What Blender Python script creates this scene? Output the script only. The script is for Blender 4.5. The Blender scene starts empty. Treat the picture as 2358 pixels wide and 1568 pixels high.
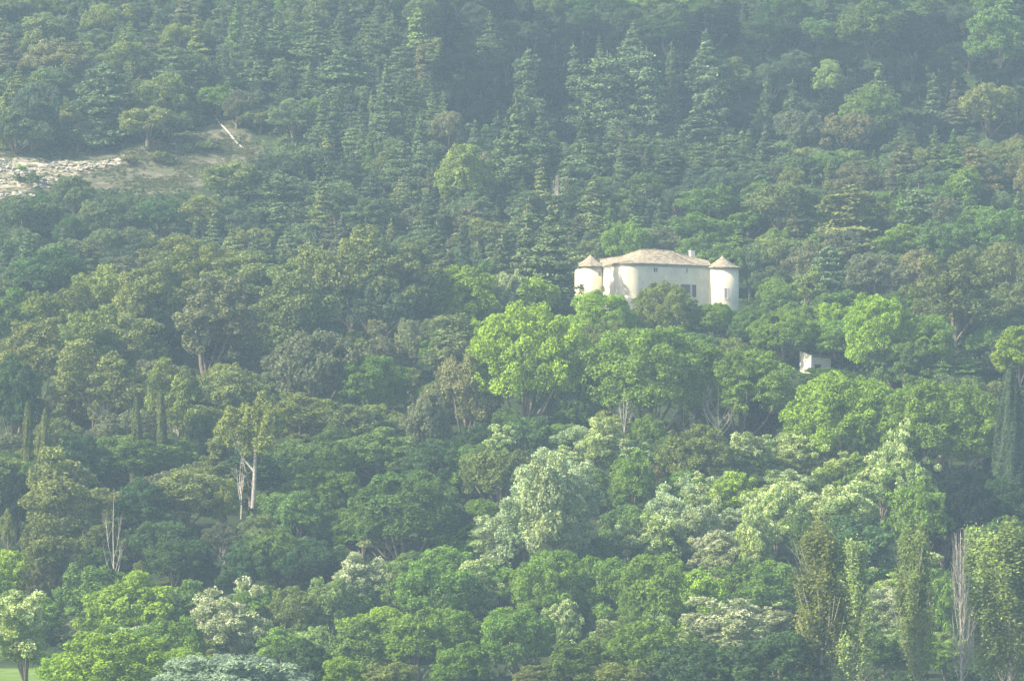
import bpy, math, random
import numpy as np
from mathutils import Vector, Matrix

# ------------------------------------------------------------------ camera, sky, sun, exposure
SC = bpy.context.scene
COL = SC.collection
PITCH = math.atan(0.05)
K = 0.22 / 2358.0                      # tangent per reference unit (frame is 2358 x 1568 units)
cam_d = bpy.data.cameras.new('camera')
cam = bpy.data.objects.new('camera', cam_d); COL.objects.link(cam)
cam.location = (0, 0, 0)
cam.rotation_euler = (math.pi / 2 + PITCH, 0, 0)
cam_d.sensor_width = 36; cam_d.lens = 36 / 0.22
cam_d.clip_start = 1; cam_d.clip_end = 6000
SC.camera = cam

SUN_EL = 36.0
SUN_AZ = 27.0                          # degrees from due left towards the camera
W = bpy.data.worlds.new('World'); SC.world = W; W.use_nodes = True
nt = W.node_tree; nt.nodes.clear()
sky = nt.nodes.new('ShaderNodeTexSky'); sky.sky_type = 'NISHITA'; sky.sun_disc = False
sky.sun_elevation = math.radians(SUN_EL); sky.sun_rotation = math.radians(180 + 90 - SUN_AZ)
sky.air_density = 1.0; sky.dust_density = 2.0
bg = nt.nodes.new('ShaderNodeBackground'); bg.inputs['Strength'].default_value = 0.15
wo = nt.nodes.new('ShaderNodeOutputWorld')
nt.links.new(sky.outputs[0], bg.inputs[0]); nt.links.new(bg.outputs[0], wo.inputs[0])
sd = bpy.data.lights.new('sun', 'SUN'); sd.energy = 5.0; sd.angle = math.radians(0.6); sd.color = (1.0, 0.91, 0.70)
so = bpy.data.objects.new('sun', sd); COL.objects.link(so)
a, e = math.radians(SUN_AZ), math.radians(SUN_EL)
to_sun = Vector((-math.cos(a) * math.cos(e), -math.sin(a) * math.cos(e), math.sin(e)))
so.rotation_euler = to_sun.to_track_quat('Z', 'Y').to_euler()
so.location = (-200, 500, 400)
SC.view_settings.view_transform = 'Standard'; SC.view_settings.look = 'None'
SC.view_settings.gamma = 1; SC.view_settings.use_curve_mapping = False
SC.view_settings.exposure = 1.14
SC.cycles.max_bounces = 6; SC.cycles.diffuse_bounces = 3; SC.cycles.transmission_bounces = 3
SC.cycles.volume_bounces = 1; SC.cycles.transparent_max_bounces = 4
SC.cycles.use_denoising = True
SC.cycles.sample_clamp_indirect = 5
HAZE_DENSITY = 0.00016

# ------------------------------------------------------------------ projection helpers
CP, SP = math.cos(PITCH), math.sin(PITCH)
def ray(X, Y):
    tx = (X - 1179) * K; ty = (784 - Y) * K
    d = (tx, CP - SP * ty, SP + CP * ty)
    return d[0] / d[1], d[2] / d[1]            # x and z per metre of depth
def at(X, Y, depth):
    r = ray(X, Y); return Vector((r[0] * depth, depth, r[1] * depth))
def proj(x, y, z):
    f = y * CP + z * SP; u = -y * SP + z * CP
    return 1179 + x / f / K, 784 - u / f / K

def sstep(t):
    t = np.clip(t, 0, 1); return t * t * (3 - 2 * t)
LY = [-400, 560, 620, 700, 765, 800, 860, 930, 978, 994, 1022, 1045, 1150, 1300, 1420, 1700, 2300]
LZ = [-60, -27, -24, -19, -16.6, -9, 11, 34, 49, 56.5, 57.5, 61, 104, 172, 222, 260, 300]
RY = [-400, 560, 620, 700, 765, 800, 860, 930, 978, 994, 1022, 1045, 1120, 1150, 1172, 1195, 1300, 1420, 1700, 2300]
RZ = [-60, -27, -24, -19, -16.6, -9, 11, 34, 49, 56.5, 57.5, 61, 93, 101, 95, 97, 160, 222, 260, 300]
def ground(x, y):
    x = np.asarray(x, dtype=float); y = np.asarray(y, dtype=float)
    acc = 0
    for d, w in ((-9, .2), (-4, .2), (0, .2), (4, .2), (9, .2)):
        zl = np.interp(y + d, LY, LZ); zr = np.interp(y + d, RY, RZ)
        m = sstep((x + 25) / 45.0)
        acc = acc + w * (zl * (1 - m) + zr * m)
    n = 1.3 * np.sin(x * .043 + 1.3) * np.sin(y * .051 + .4) + .7 * np.sin(x * .11 + y * .07) + .45 * np.sin(x * .21 - y * .17 + 2)
    amp = sstep((y - 775) / 60)
    flat = np.exp(-(((x - 31) / 26) ** 4 + ((y - 1008) / 16) ** 4))
    acc = acc + n * amp * (1 - flat)
    return acc * (1 - flat) + 56.6 * flat

def inpoly(X, Y, poly):
    X = np.asarray(X, float); Y = np.asarray(Y, float); c = np.zeros(X.shape, bool)
    n = len(poly); j = n - 1
    for i in range(n):
        xi, yi = poly[i]; xj, yj = poly[j]
        t = ((yi > Y) != (yj > Y)) & (X < (xj - xi) * (Y - yi) / ((yj - yi) or 1e-9) + xi)
        c ^= t; j = i
    return c
CLEAR = [(-120, 352), (60, 350), (160, 345), (260, 332), (340, 328), (400, 318), (460, 296), (498, 268), (556, 278), (575, 330),
         (610, 352), (585, 372), (560, 395), (500, 425), (440, 440), (350, 448), (250, 440), (180, 425), (120, 430), (80, 445), (-120, 462)]
ROCK = [(-160, 368), (60, 362), (150, 372), (300, 368), (250, 392), (190, 402), (150, 412), (90, 440), (60, 465), (-160, 470)]

# ------------------------------------------------------------------ object helpers
def tag(o, label=None, cat=None, group=None, kind=None):
    if label: o['label'] = label
    if cat: o['category'] = cat
    if group: o['group'] = group
    if kind: o['kind'] = kind
    return o
def empty(name, loc=(0, 0, 0), rz=0):
    o = bpy.data.objects.new(name, None); COL.objects.link(o)
    o.location = loc; o.rotation_euler = (0, 0, rz); o.empty_display_size = .5
    return o
def mesh_from(name, V, F, mat, smooth=False):
    me = bpy.data.meshes.new(name)
    V = np.asarray(V, np.float32)
    if isinstance(F, np.ndarray):
        nf, k = F.shape
        me.vertices.add(len(V)); me.vertices.foreach_set('co', V.ravel())
        me.loops.add(nf * k); me.loops.foreach_set('vertex_index', F.astype(np.int32).ravel())
        me.polygons.add(nf); me.polygons.foreach_set('loop_start', np.arange(0, nf * k, k, dtype=np.int32))
        me.polygons.foreach_set('loop_total', np.full(nf, k, np.int32))
        me.update(calc_edges=True)
    else:
        me.from_pydata([tuple(map(float, v)) for v in V], [], F); me.update()
    if smooth: me.polygons.foreach_set('use_smooth', np.ones(len(me.polygons), bool))
    me.materials.append(mat)
    return me
def link(name, me, parent=None, col=None):
    o = bpy.data.objects.new(name, me); COL.objects.link(o)
    if parent is not None: o.parent = parent
    if col is not None: o.color = (col[0], col[1], col[2], 1)
    return o
class MB:
    def __init__(s): s.v = []; s.f = []
    def add(s, v, f):
        b = len(s.v); s.v += [tuple(p) for p in v]; s.f += [tuple(i + b for i in q) for q in f]; return s
    def box(s, c, u, v, w):          # centre and three half-axis vectors
        c = Vector(c); u, v, w = Vector(u), Vector(v), Vector(w)
        P = [c + a * u + b * v + d * w for d in (-1, 1) for b in (-1, 1) for a in (-1, 1)]
        return s.add(P, [(0, 2, 3, 1), (4, 5, 7, 6), (0, 1, 5, 4), (2, 6, 7, 3), (0, 4, 6, 2), (1, 3, 7, 5)])
    def prism(s, poly, z0, z1):
        n = len(poly)
        P = [(x, y, z0) for x, y in poly] + [(x, y, z1) for x, y in poly]
        F = [(i, (i + 1) % n, n + (i + 1) % n, n + i) for i in range(n)] + [tuple(range(n, 2 * n)), tuple(range(n - 1, -1, -1))]
        return s.add(P, F)
    def tube(s, pts, rad, k=6):
        pts = [Vector(p) for p in pts]; P = []; F = []
        for i, p in enumerate(pts):
            t = (pts[min(i + 1, len(pts) - 1)] - pts[max(i - 1, 0)])
            if t.length < 1e-6: t = Vector((0, 0, 1))
            t.normalize(); a = t.orthogonal() if abs(t.z) < .9 else Vector((1, 0, 0)).cross(t)
            a = (a - t * a.dot(t)).normalized(); b = t.cross(a)
            for j in range(k):
                q = 2 * math.pi * j / k
                P.append(p + (a * math.cos(q) + b * math.sin(q)) * rad[i])
        for i in range(len(pts) - 1):
            for j in range(k):
                F.append((i * k + j, i * k + (j + 1) % k, (i + 1) * k + (j + 1) % k, (i + 1) * k + j))
        F.append(tuple(range((len(pts) - 1) * k, len(pts) * k)))
        return s.add(P, F)
    def mesh(s, name, mat, smooth=False):
        return mesh_from(name, s.v, s.f, mat, smooth)
    def build(s, name, mat, parent=None, smooth=False):
        return link(name, s.mesh(name, mat, smooth), parent)

# ------------------------------------------------------------------ materials
def nodes(name):
    m = bpy.data.materials.new(name); m.use_nodes = True; t = m.node_tree; t.nodes.clear()
    out = t.nodes.new('ShaderNodeOutputMaterial'); return m, t, out
def N(t, typ, **kw):
    n = t.nodes.new(typ)
    for k, v in kw.items():
        if k.startswith('_'): setattr(n, k[1:], v)
        else: n.inputs[k.replace('__', ' ')].default_value = v
    return n
def ramp(t, fac, stops):
    r = t.nodes.new('ShaderNodeValToRGB'); el = r.color_ramp.elements
    while len(el) < len(stops): el.new(.5)
    for e_, (p, c) in zip(el, stops): e_.position = p; e_.color = (*c, 1)
    t.links.new(fac, r.inputs[0]); return r
def mixc(t, a, b, fac, mode='MIX'):
    m = t.nodes.new('ShaderNodeMix'); m.data_type = 'RGBA'; m.blend_type = mode
    for s_, v in ((m.inputs[0], fac), (m.inputs[6], a), (m.inputs[7], b)):
        if isinstance(v, bpy.types.NodeSocket): t.links.new(v, s_)
        elif isinstance(v, (int, float)): s_.default_value = v
        else: s_.default_value = (*v, 1)
    return m.outputs[2]
def leaf_material(name, lo=.68, hi=1.35, trans=.36, warm=.22, nscale=.45):
    m, t, out = nodes(name)
    oi = N(t, 'ShaderNodeObjectInfo'); g = N(t, 'ShaderNodeNewGeometry')
    tc = N(t, 'ShaderNodeTexCoord')
    nz = N(t, 'ShaderNodeTexNoise', Scale=nscale, Detail=2.0)
    add = t.nodes.new('ShaderNodeVectorMath'); add.operation = 'ADD'
    sc = t.nodes.new('ShaderNodeVectorMath'); sc.operation = 'SCALE'; sc.inputs[3].default_value = 40
    cx = t.nodes.new('ShaderNodeCombineXYZ'); t.links.new(oi.outputs['Random'], cx.inputs[0]); t.links.new(cx.outputs[0], sc.inputs[0])
    t.links.new(tc.outputs['Object'], add.inputs[0]); t.links.new(sc.outputs[0], add.inputs[1]); t.links.new(add.outputs[0], nz.inputs['Vector'])
    v = t.nodes.new('ShaderNodeMapRange'); v.inputs[3].default_value = lo; v.inputs[4].default_value = hi
    t.links.new(g.outputs['Random Per Island'], v.inputs[0])
    v2 = t.nodes.new('ShaderNodeMapRange'); v2.inputs[1].default_value = .3; v2.inputs[2].default_value = .7; v2.inputs[3].default_value = .72; v2.inputs[4].default_value = 1.3
    t.links.new(nz.outputs[0], v2.inputs[0])
    mu = t.nodes.new('ShaderNodeMath'); mu.operation = 'MULTIPLY'; t.links.new(v.outputs[0], mu.inputs[0]); t.links.new(v2.outputs[0], mu.inputs[1])
    hs = t.nodes.new('ShaderNodeVectorMath'); hs.operation = 'SCALE'
    t.links.new(oi.outputs['Color'], hs.inputs[0]); t.links.new(mu.outputs[0], hs.inputs[3])
    yel = mixc(t, hs.outputs[0], (1.22, 1.08, .55), 1.0, 'MULTIPLY')
    f2 = t.nodes.new('ShaderNodeMath'); f2.operation = 'MULTIPLY'; f2.inputs[1].default_value = warm * 2; t.links.new(nz.outputs[0], f2.inputs[0])
    colr = mixc(t, hs.outputs[0], yel, f2.outputs[0])
    d = N(t, 'ShaderNodeBsdfDiffuse'); tr = N(t, 'ShaderNodeBsdfTranslucent'); mx = t.nodes.new('ShaderNodeMixShader'); mx.inputs[0].default_value = trans
    t.links.new(colr, d.inputs[0]); t.links.new(colr, tr.inputs[0])
    t.links.new(d.outputs[0], mx.inputs[1]); t.links.new(tr.outputs[0], mx.inputs[2]); t.links.new(mx.outputs[0], out.inputs[0])
    return m
def solid(name, c1, c2, scale=2.0, rough=.85, detail=6, bump=0.0, obj=True, dist=0.0):
    m, t, out = nodes(name)
    tc = N(t, 'ShaderNodeTexCoord'); nz = N(t, 'ShaderNodeTexNoise', Scale=scale, Detail=detail, Roughness=.62)
    nz.inputs['Distortion'].default_value = dist
    t.links.new(tc.outputs['Object'], nz.inputs['Vector'])
    r = ramp(t, nz.outputs[0], [(.32, c1), (.68, c2)])
    p = N(t, 'ShaderNodeBsdfPrincipled', Roughness=rough); p.inputs['Specular IOR Level'].default_value = .2
    t.links.new(r.outputs[0], p.inputs['Base Color'])
    if bump:
        b = N(t, 'ShaderNodeBump', Strength=bump, Distance=.1); t.links.new(nz.outputs[0], b.inputs['Height']); t.links.new(b.outputs[0], p.inputs['Normal'])
    t.links.new(p.outputs[0], out.inputs[0]); return m
M = {}
M['leaf'] = leaf_material('broad_leaves')
M['needle'] = leaf_material('fir_needles', lo=.66, hi=1.35, trans=.22, warm=.16, nscale=.5)
M['pine'] = leaf_material('pine_needles', lo=.65, hi=1.4, trans=.3, warm=.25, nscale=.4)
M['blossom'] = leaf_material('pale_blossom', lo=.8, hi=1.2, trans=.3, warm=.05)
M['bark'] = solid('grey_brown_bark', (.09, .07, .05), (.2, .17, .13), 3)
M['pale_bark'] = solid('pale_bark', (.2, .18, .15), (.42, .39, .33), 2.5)
M['dead_wood'] = solid('bleached_wood', (.26, .23, .19), (.5, .46, .4), 1.6)
M['twig'] = solid('grey_twigs', (.2, .2, .13), (.34, .34, .24), 2)

def terrain_material():
    m, t, out = nodes('hillside_ground')
    tc = N(t, 'ShaderNodeTexCoord'); P = tc.outputs['Object']
    n1 = N(t, 'ShaderNodeTexNoise', Scale=.35, Detail=8.0, Roughness=.7); t.links.new(P, n1.inputs['Vector'])
    n2 = N(t, 'ShaderNodeTexNoise', Scale=.09, Detail=5.0, Roughness=.6); t.links.new(P, n2.inputs['Vector'])
    mp = t.nodes.new('ShaderNodeMapping'); mp.inputs['Scale'].default_value = (.22, .45, .8); t.links.new(P, mp.inputs['Vector'])
    n3 = N(t, 'ShaderNodeTexNoise', Scale=1.0, Detail=9.0, Roughness=.72); n3.inputs['Distortion'].default_value = .6; t.links.new(mp.outputs[0], n3.inputs['Vector'])
    floor = ramp(t, n1.outputs[0], [(.3, (.02, .035, .014)), (.55, (.04, .06, .022)), (.75, (.075, .08, .035))])
    scree = ramp(t, n3.outputs[0], [(.36, (.05, .075, .03)), (.46, (.10, .105, .055)), (.55, (.15, .135, .095)), (.68, (.25, .215, .155))])
    rock = ramp(t, n3.outputs[0], [(.36, (.1, .1, .06)), (.48, (.2, .18, .12)), (.57, (.45, .4, .3)), (.72, (.68, .63, .5))])
    grass = ramp(t, n1.outputs[0], [(.3, (.1, .17, .035)), (.7, (.2, .28, .07))])
    def att(n):
        a_ = t.nodes.new('ShaderNodeAttribute'); a_.attribute_name = n; return a_.outputs['Fac']
    def soft(n, nz, lo, hi):
        ad = t.nodes.new('ShaderNodeMath'); ad.operation = 'ADD'; t.links.new(att(n), ad.inputs[0])
        s_ = t.nodes.new('ShaderNodeMath'); s_.operation = 'MULTIPLY_ADD'; s_.inputs[1].default_value = 2.2; s_.inputs[2].default_value = -1.1; t.links.new(nz, s_.inputs[0]); t.links.new(s_.outputs[0], ad.inputs[1])
        mr = t.nodes.new('ShaderNodeMapRange'); mr.inputs[1].default_value = lo; mr.inputs[2].default_value = hi; t.links.new(ad.outputs[0], mr.inputs[0]); return mr.outputs[0]
    c = mixc(t, floor.outputs[0], scree.outputs[0], soft('clearing', n1.outputs[0], .35, .6))
    c = mixc(t, c, rock.outputs[0], soft('rock', n2.outputs[0], .56, .74))
    c = mixc(t, c, grass.outputs[0], att('field'))
    p = N(t, 'ShaderNodeBsdfPrincipled', Roughness=.95); p.inputs['Specular IOR Level'].default_value = .1
    b = N(t, 'ShaderNodeBump', Strength=.9, Distance=.8); t.links.new(n3.outputs[0], b.inputs['Height']); t.links.new(b.outputs[0], p.inputs['Normal'])
    t.links.new(c, p.inputs['Base Color']); t.links.new(p.outputs[0], out.inputs[0]); return m
M['terrain'] = terrain_material()

# ------------------------------------------------------------------ terrain
rng = np.random.default_rng(7)
xs = np.unique(np.concatenate([np.linspace(-1000, -190, 28), np.arange(-190, 190.1, 2.0), np.linspace(190, 1000, 28)]))
ys = np.unique(np.concatenate([np.linspace(-400, 700, 45), np.arange(700, 1050, 2.5), np.arange(1050, 1180, 1.25), np.arange(1180, 1420, 3), np.linspace(1420, 2300, 30)]))
GX, GY = np.meshgrid(xs, ys); GZ = ground(GX, GY)
PX, PY = proj(GX, GY, GZ)
vis = (GY > 1040) & (GY < 1180)
clear = (inpoly(PX, PY, CLEAR) & vis).astype(float)
rock = (inpoly(PX, PY, ROCK) & vis).astype(float)
def blur(A, n=2):
    for _ in range(n):
        A = (A + np.roll(A, 1, 0) + np.roll(A, -1, 0) + np.roll(A, 1, 1) + np.roll(A, -1, 1)) / 5
    return A
clear = blur(clear, 9); rock = blur(rock, 9)
# rough limestone ledges in the rock area
GZ = GZ + rock * (np.abs(np.sin(GX * .35 + GY * .9 + np.sin(GX * .2) * 2)) * .9 + .5 * np.sin(GX * 1.3 + GY * .7) * np.sin(GY * 1.9))
GZ = GZ + clear * .25 * np.sin(GX * .8 + GY * 1.1) * np.sin(GY * .9 - GX * .3)
FIELD_X = -62.5
field = sstep((FIELD_X + 3 - GX) / 3.0) * sstep((GY - 600) / 60) * (GY < 768) * (GX > -420)
n_x, n_y = len(xs), len(ys)
idx = np.arange(n_x * n_y).reshape(n_y, n_x)
F = np.stack([idx[:-1, :-1], idx[:-1, 1:], idx[1:, 1:], idx[1:, :-1]], -1).reshape(-1, 4)
me = mesh_from('hillside', np.stack([GX, GY, GZ], -1).reshape(-1, 3), F, M['terrain'], True)
for nm, A in (('clearing', clear), ('rock', rock), ('field', field)):
    at_ = me.attributes.new(nm, 'FLOAT', 'POINT'); at_.data.foreach_set('value', A.astype(np.float32).ravel())
tag(link('hillside', me), kind='structure')

def ground_hit(X, Y, y0=700, y1=1400):
    ys_ = np.arange(y0, y1, .5); rx, rz = ray(X, Y)
    g = ground(rx * ys_, ys_) - rz * ys_
    i = np.argmax(g > 0); return Vector((rx * ys_[i], ys_[i], float(ground(rx * ys_[i], ys_[i]))))

# ------------------------------------------------------------------ leaf clouds
def unit(v): return v / np.maximum(np.linalg.norm(v, axis=1, keepdims=True), 1e-9)
def rdir(n, r, zmin=-1.0):
    z = r.uniform(zmin, 1, n); a_ = r.uniform(0, 2 * np.pi, n); s_ = np.sqrt(1 - z * z)
    return np.stack([s_ * np.cos(a_), s_ * np.sin(a_), z], -1)
def leaves(name, P, Nn, size, mat, r, jit=.6, asp=.62):
    n = len(P)
    Nn = unit(Nn + jit * r.normal(0, 1, (n, 3)))
    t_ = unit(np.cross(Nn, rdir(n, r))); b_ = np.cross(Nn, t_)
    s_ = (size * r.uniform(.65, 1.35, n))[:, None]
    V = np.stack([P + t_ * s_, P + b_ * s_ * asp, P - t_ * s_, P - b_ * s_ * asp], 1).reshape(-1, 3)
    F = np.arange(4 * n).reshape(-1, 4)
    return mesh_from(name, V, F, mat)
def puff_points(r, C, Rad, nleaf, sub=7, subr=.42, zmin=-.45):
    """leaf positions and outward directions on a cauliflower of puffs"""
    C2 = [C]; R2 = [Rad * .82]
    for i in range(len(C)):
        d = rdir(sub, r, zmin); k = Rad[i] * subr * r.uniform(.7, 1.25, sub)
        C2.append(C[i] + d * (Rad[i] * r.uniform(.68, .9, sub))[:, None]); R2.append(k)
    C2 = np.concatenate(C2); R2 = np.concatenate(R2)
    w = R2 ** 2; w /= w.sum()
    k = r.choice(len(C2), int(nleaf * 2.2), p=w)
    d = rdir(len(k), r, -.7)
    P = C2[k] + d * (R2[k] * r.uniform(.82, 1.08, len(k)))[:, None]
    keep = np.ones(len(P), bool)
    for j in range(len(C)):                               # drop what is deep inside the main puffs
        keep &= (np.linalg.norm(P - C[j], axis=1) > Rad[j] * .72)
    P = P[keep][:nleaf]; d = d[keep][:nleaf]
    return P, d
def limbs(mb, r, base_r, z0, targets, bend=.25, k=6, thin=.35):
    for tg in targets:
        tg = Vector(tg); s_ = Vector((0, 0, z0 * r.uniform(.75, 1.15)))
        mid = s_.lerp(tg, .5) + Vector((0, 0, -bend * (tg - s_).length * .4))
        mb.tube([s_, mid, tg], [base_r * .55, base_r * thin, base_r * .12], k)
PROTO = {}
def norm(p):
    """true radius and height of a prototype, measured on its leaves"""
    me = p['parts'][0][1]; co = np.empty(len(me.vertices) * 3, np.float32); me.vertices.foreach_get('co', co); co = co.reshape(-1, 3)
    if len(co) > 2000:
        p['R'] = (np.percentile(co[:, 0], 98) - np.percentile(co[:, 0], 2)) / 2; p['H'] = float(np.percentile(co[:, 2], 99.7))
    return p
def crown_broad(r, R, z0, z1, npuff, rp, nleaf, size, mat, name='crown', flat=1.0, trunk_mat='bark', trunk_r=.3, limb_n=6, lean=0, bl=0, lobes=0, jit=.6, floor=-.7, rmin=.35):
    h = (z1 - z0) / 2; zc = (z0 + z1) / 2
    d = rdir(npuff, r, floor)
    rad = R * rp * r.uniform(.65, 1.25, npuff)
    C = d * r.uniform(rmin, .98, npuff)[:, None]
    ang = np.arctan2(C[:, 1], C[:, 0])
    lob = 1 + .2 * np.sin(ang * 2 + r.uniform(0, 6)) + .14 * np.sin(ang * 3 + r.uniform(0, 6))
    C = C * np.array([1, 1, 1.0])
    C[:, :2] *= lob[:, None]
    if lobes:                                             # separate towers of foliage inside one crown
        L = r.uniform(-.5, .5, (lobes, 2)); k = r.integers(0, lobes, npuff)
        C[:, :2] = C[:, :2] * .62 + L[k] * 1.25; C[:, 2] *= (.7 + .5 * r.uniform(0, 1, lobes))[k]
    C[:, :2] /= max(1, np.percentile(np.linalg.norm(C[:, :2], axis=1), 96))
    C = C * np.array([R - R * rp * .8, R - R * rp * .8, h - R * rp * .6]); C[:, 2] += zc
    P, dd = puff_points(r, C, rad, nleaf)
    # a few gaps and a few stray sprays at the edge
    hole = np.sin(P[:, 0] * 1.1 + r.uniform(0, 6)) * np.sin(P[:, 1] * 1.3 + r.uniform(0, 6)) * np.sin(P[:, 2] * 1.2 + r.uniform(0, 6))
    keep = hole < .55
    P, dd = P[keep], dd[keep]
    P[:, 2] = np.maximum(P[:, 2], z0 * .55)
    cm = leaves(name, P, dd + np.array([0, 0, .25]), size, M[mat], r, jit)
    tb = MB(); tb.tube([(0, 0, -1.2), (lean * .2, 0, z0 * .5), (lean * .5, .1, z0 + h * .3), (lean * .7, 0, zc + h * .35)], [trunk_r * 1.3, trunk_r, trunk_r * .75, trunk_r * .3], 8)
    sel = r.choice(npuff, min(limb_n, npuff), replace=False)
    limbs(tb, r, trunk_r, z0, C[sel])
    parts = [('crown', cm), ('trunk', tb.mesh('trunk', M[trunk_mat], True))]
    if bl:
        C2 = C[np.argsort(-(C[:, 2] + r.normal(0, h * .35, len(C))))][:max(4, int(len(C) * .62))]
        Pb, db = puff_points(r, C2 + np.array([0, 0, .2]), np.full(len(C2), R * rp * 1.12), bl, sub=9, subr=.3, zmin=-.2)
        cl = (np.sin(Pb[:, 0] * 2.3) * np.sin(Pb[:, 1] * 2.1) * np.sin(Pb[:, 2] * 2.7 + 1)) > -.05
        Pb, db = Pb[cl], db[cl]
        parts.append(('blossom', leaves('blossom', Pb, db, size * .8, M['blossom'], r, .7)))
    return dict(parts=parts, R=R, H=z1)

def proto_fir(r, R=3.0, H=14, nleaf=10500, broad=False, tidy=.8):
    P = []; Nn = []
    nwh = 27 if not broad else 17
    zz = np.clip(np.linspace(.05 * H, H * .97, nwh) + r.normal(0, .2, nwh), .03 * H, H * .985)
    tb = MB()
    tb.tube([(0, 0, -1.2), (0, 0, H * .5), (.05, 0, H * 1.03)], [.24 * R / 3, .14 * R / 3, .03], 7)
    q1, q2, q3 = r.uniform(0, 6.28, 3)
    prof = lambda t: (1 - t) ** (.8 if not broad else .5) * (.82 + .16 * math.sin(t * 8 + q1)) + .03
    tot = sum(prof(z / H) ** 1.6 for z in zz)
    for z in zz:
        t = z / H; Rz = R * prof(t)
        nb = max(4, int(7 + 3 * r.uniform() - 3 * t)); a0 = r.uniform(0, 6.28)
        for b in range(nb):
            an = a0 + 2 * math.pi * b / nb + r.normal(0, .25)
            L = Rz * r.uniform(.5, 1.2) * (1 + .16 * math.sin(an + q2) + .1 * math.sin(2 * an + 5 * t + q3)); n = max(8, int(nleaf * prof(t) ** 1.6 / tot / nb))
            if r.uniform() < (.08 if tidy > .6 else .2): continue
            zj = r.normal(0, .34 * (1.3 - tidy)); tilt = r.normal(0, .1)
            s_ = np.sqrt(r.uniform(.02, 1, n)); lat = r.normal(0, 1, n) * (.14 + .22 * (1 - s_)) * L
            dz = zj + (tilt - .12) * L * s_ + (.16 if broad else .05) * L * s_ ** 2 + r.normal(0, .07 + .09 * (1.2 - tidy) + .03 * L, n) + (.1 * L if broad else 0)
            ca, sa = math.cos(an), math.sin(an)
            P.append(np.stack([ca * s_ * L - sa * lat, sa * s_ * L + ca * lat, z + dz], -1))
            Nn.append(np.stack([ca * np.full(n, .6), sa * np.full(n, .6), np.full(n, .75)], -1))
    P = np.concatenate(P); Nn = np.concatenate(Nn)
    cm = leaves('crown', P, Nn, .2 if not broad else .23, M['needle'], r, .5, .5)
    return dict(parts=[('crown', cm), ('trunk', tb.mesh('trunk', M['bark'], True))], R=R, H=H)

def proto_cypress(r, R=1.5, H=13, nleaf=7500, ragged=.1):
    t = r.uniform(0, 1, nleaf) ** .85
    an = r.uniform(0, 2 * np.pi, nleaf)
    prof = np.minimum(1, (t * 7 + .25)) * (1 - t) ** .42
    ridges = 1 + ragged * np.sin(an * 5 + t * 3) + ragged * .8 * np.sin(an * 9 - t * 11) + r.normal(0, .05, nleaf)
    rr = R * prof * ridges
    P = np.stack([np.cos(an) * rr, np.sin(an) * rr, .5 + t * (H - .5)], -1)
    Nn = np.stack([np.cos(an), np.sin(an), np.full(nleaf, .45)], -1)
    tb = MB(); tb.tube([(0, 0, -1), (0, 0, H * .8)], [.2, .05], 7)
    return dict(parts=[('crown', leaves('crown', P, Nn, .2, M['needle'], r, .5, .5)), ('trunk', tb.mesh('trunk', M['bark'], True))], R=R, H=H)

def proto_poplar(r, R=3.2, H=26, nleaf=21000, bare=False):
    tb = MB(); br = MB(); P = []; Nn = []
    tb.tube([(0, 0, -1.5), (.15, 0, H * .3), (-.1, .1, H * .6), (.1, 0, H * .97)], [.3, .24, .14, .03], 8)
    nb = 46 if not bare else 40
    for i in range(nb):
        z0 = H * (.07 + .75 * (i / nb) ** 1.0); an = r.uniform(0, 6.28); L = H * r.uniform(.16, .36)
        top = min(z0 + L, H * r.uniform(.88, 1.0)); sp = R * r.uniform(.45, 1.0) * (1 - .55 * (top / H) ** 3)
        ca, sa = math.cos(an), math.sin(an)
        pts = [(0, 0, z0), (ca * sp * .45, sa * sp * .45, z0 + (top - z0) * .22), (ca * sp * .8, sa * sp * .8, z0 + (top - z0) * .6), (ca * sp * .95, sa * sp * .95, top)]
        br.tube(pts, [.1, .075, .05, .02], 4)
        for q in range(3):
            o_ = r.normal(0, .5, 3)
            br.tube([pts[1], (pts[2][0] + o_[0], pts[2][1] + o_[1], pts[2][2] + o_[2]), (pts[3][0] + o_[0] * 1.6, pts[3][1] + o_[1] * 1.6, pts[3][2] - abs(o_[2]))], [.045, .035, .015], 3)
        if not bare:
            n = nleaf // nb; s_ = r.uniform(.12, 1.05, n) ** .8; pa = np.array(pts)
            seg = np.clip(s_ * 3, 0, 2.999); k = seg.astype(int); f = (seg - k)[:, None]
            Q = pa[k] * (1 - f) + pa[k + 1] * f
            Q += r.normal(0, 1, (n, 3)) * np.array([.42, .42, .5])
            P.append(Q); Nn.append(unit(Q * np.array([1, 1, 0]) + 1e-3) + np.array([0, 0, .3]))
    parts = []
    if not bare:
        P = np.concatenate(P); Nn = np.concatenate(Nn); kp = r.uniform(0, 1, len(P)) < np.clip(P[:, 2] / H * 1.7, .3, 1); P, Nn = P[kp], Nn[kp]
        parts.append(('crown', leaves('crown', P, Nn, .2, M['leaf'], r, .7, .5)))
    parts += [('trunk', tb.mesh('trunk', M['pale_bark'], True)), ('branches', br.mesh('branches', M['pale_bark' if bare else 'twig'], False))]
    return dict(parts=parts, R=R, H=H)

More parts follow.
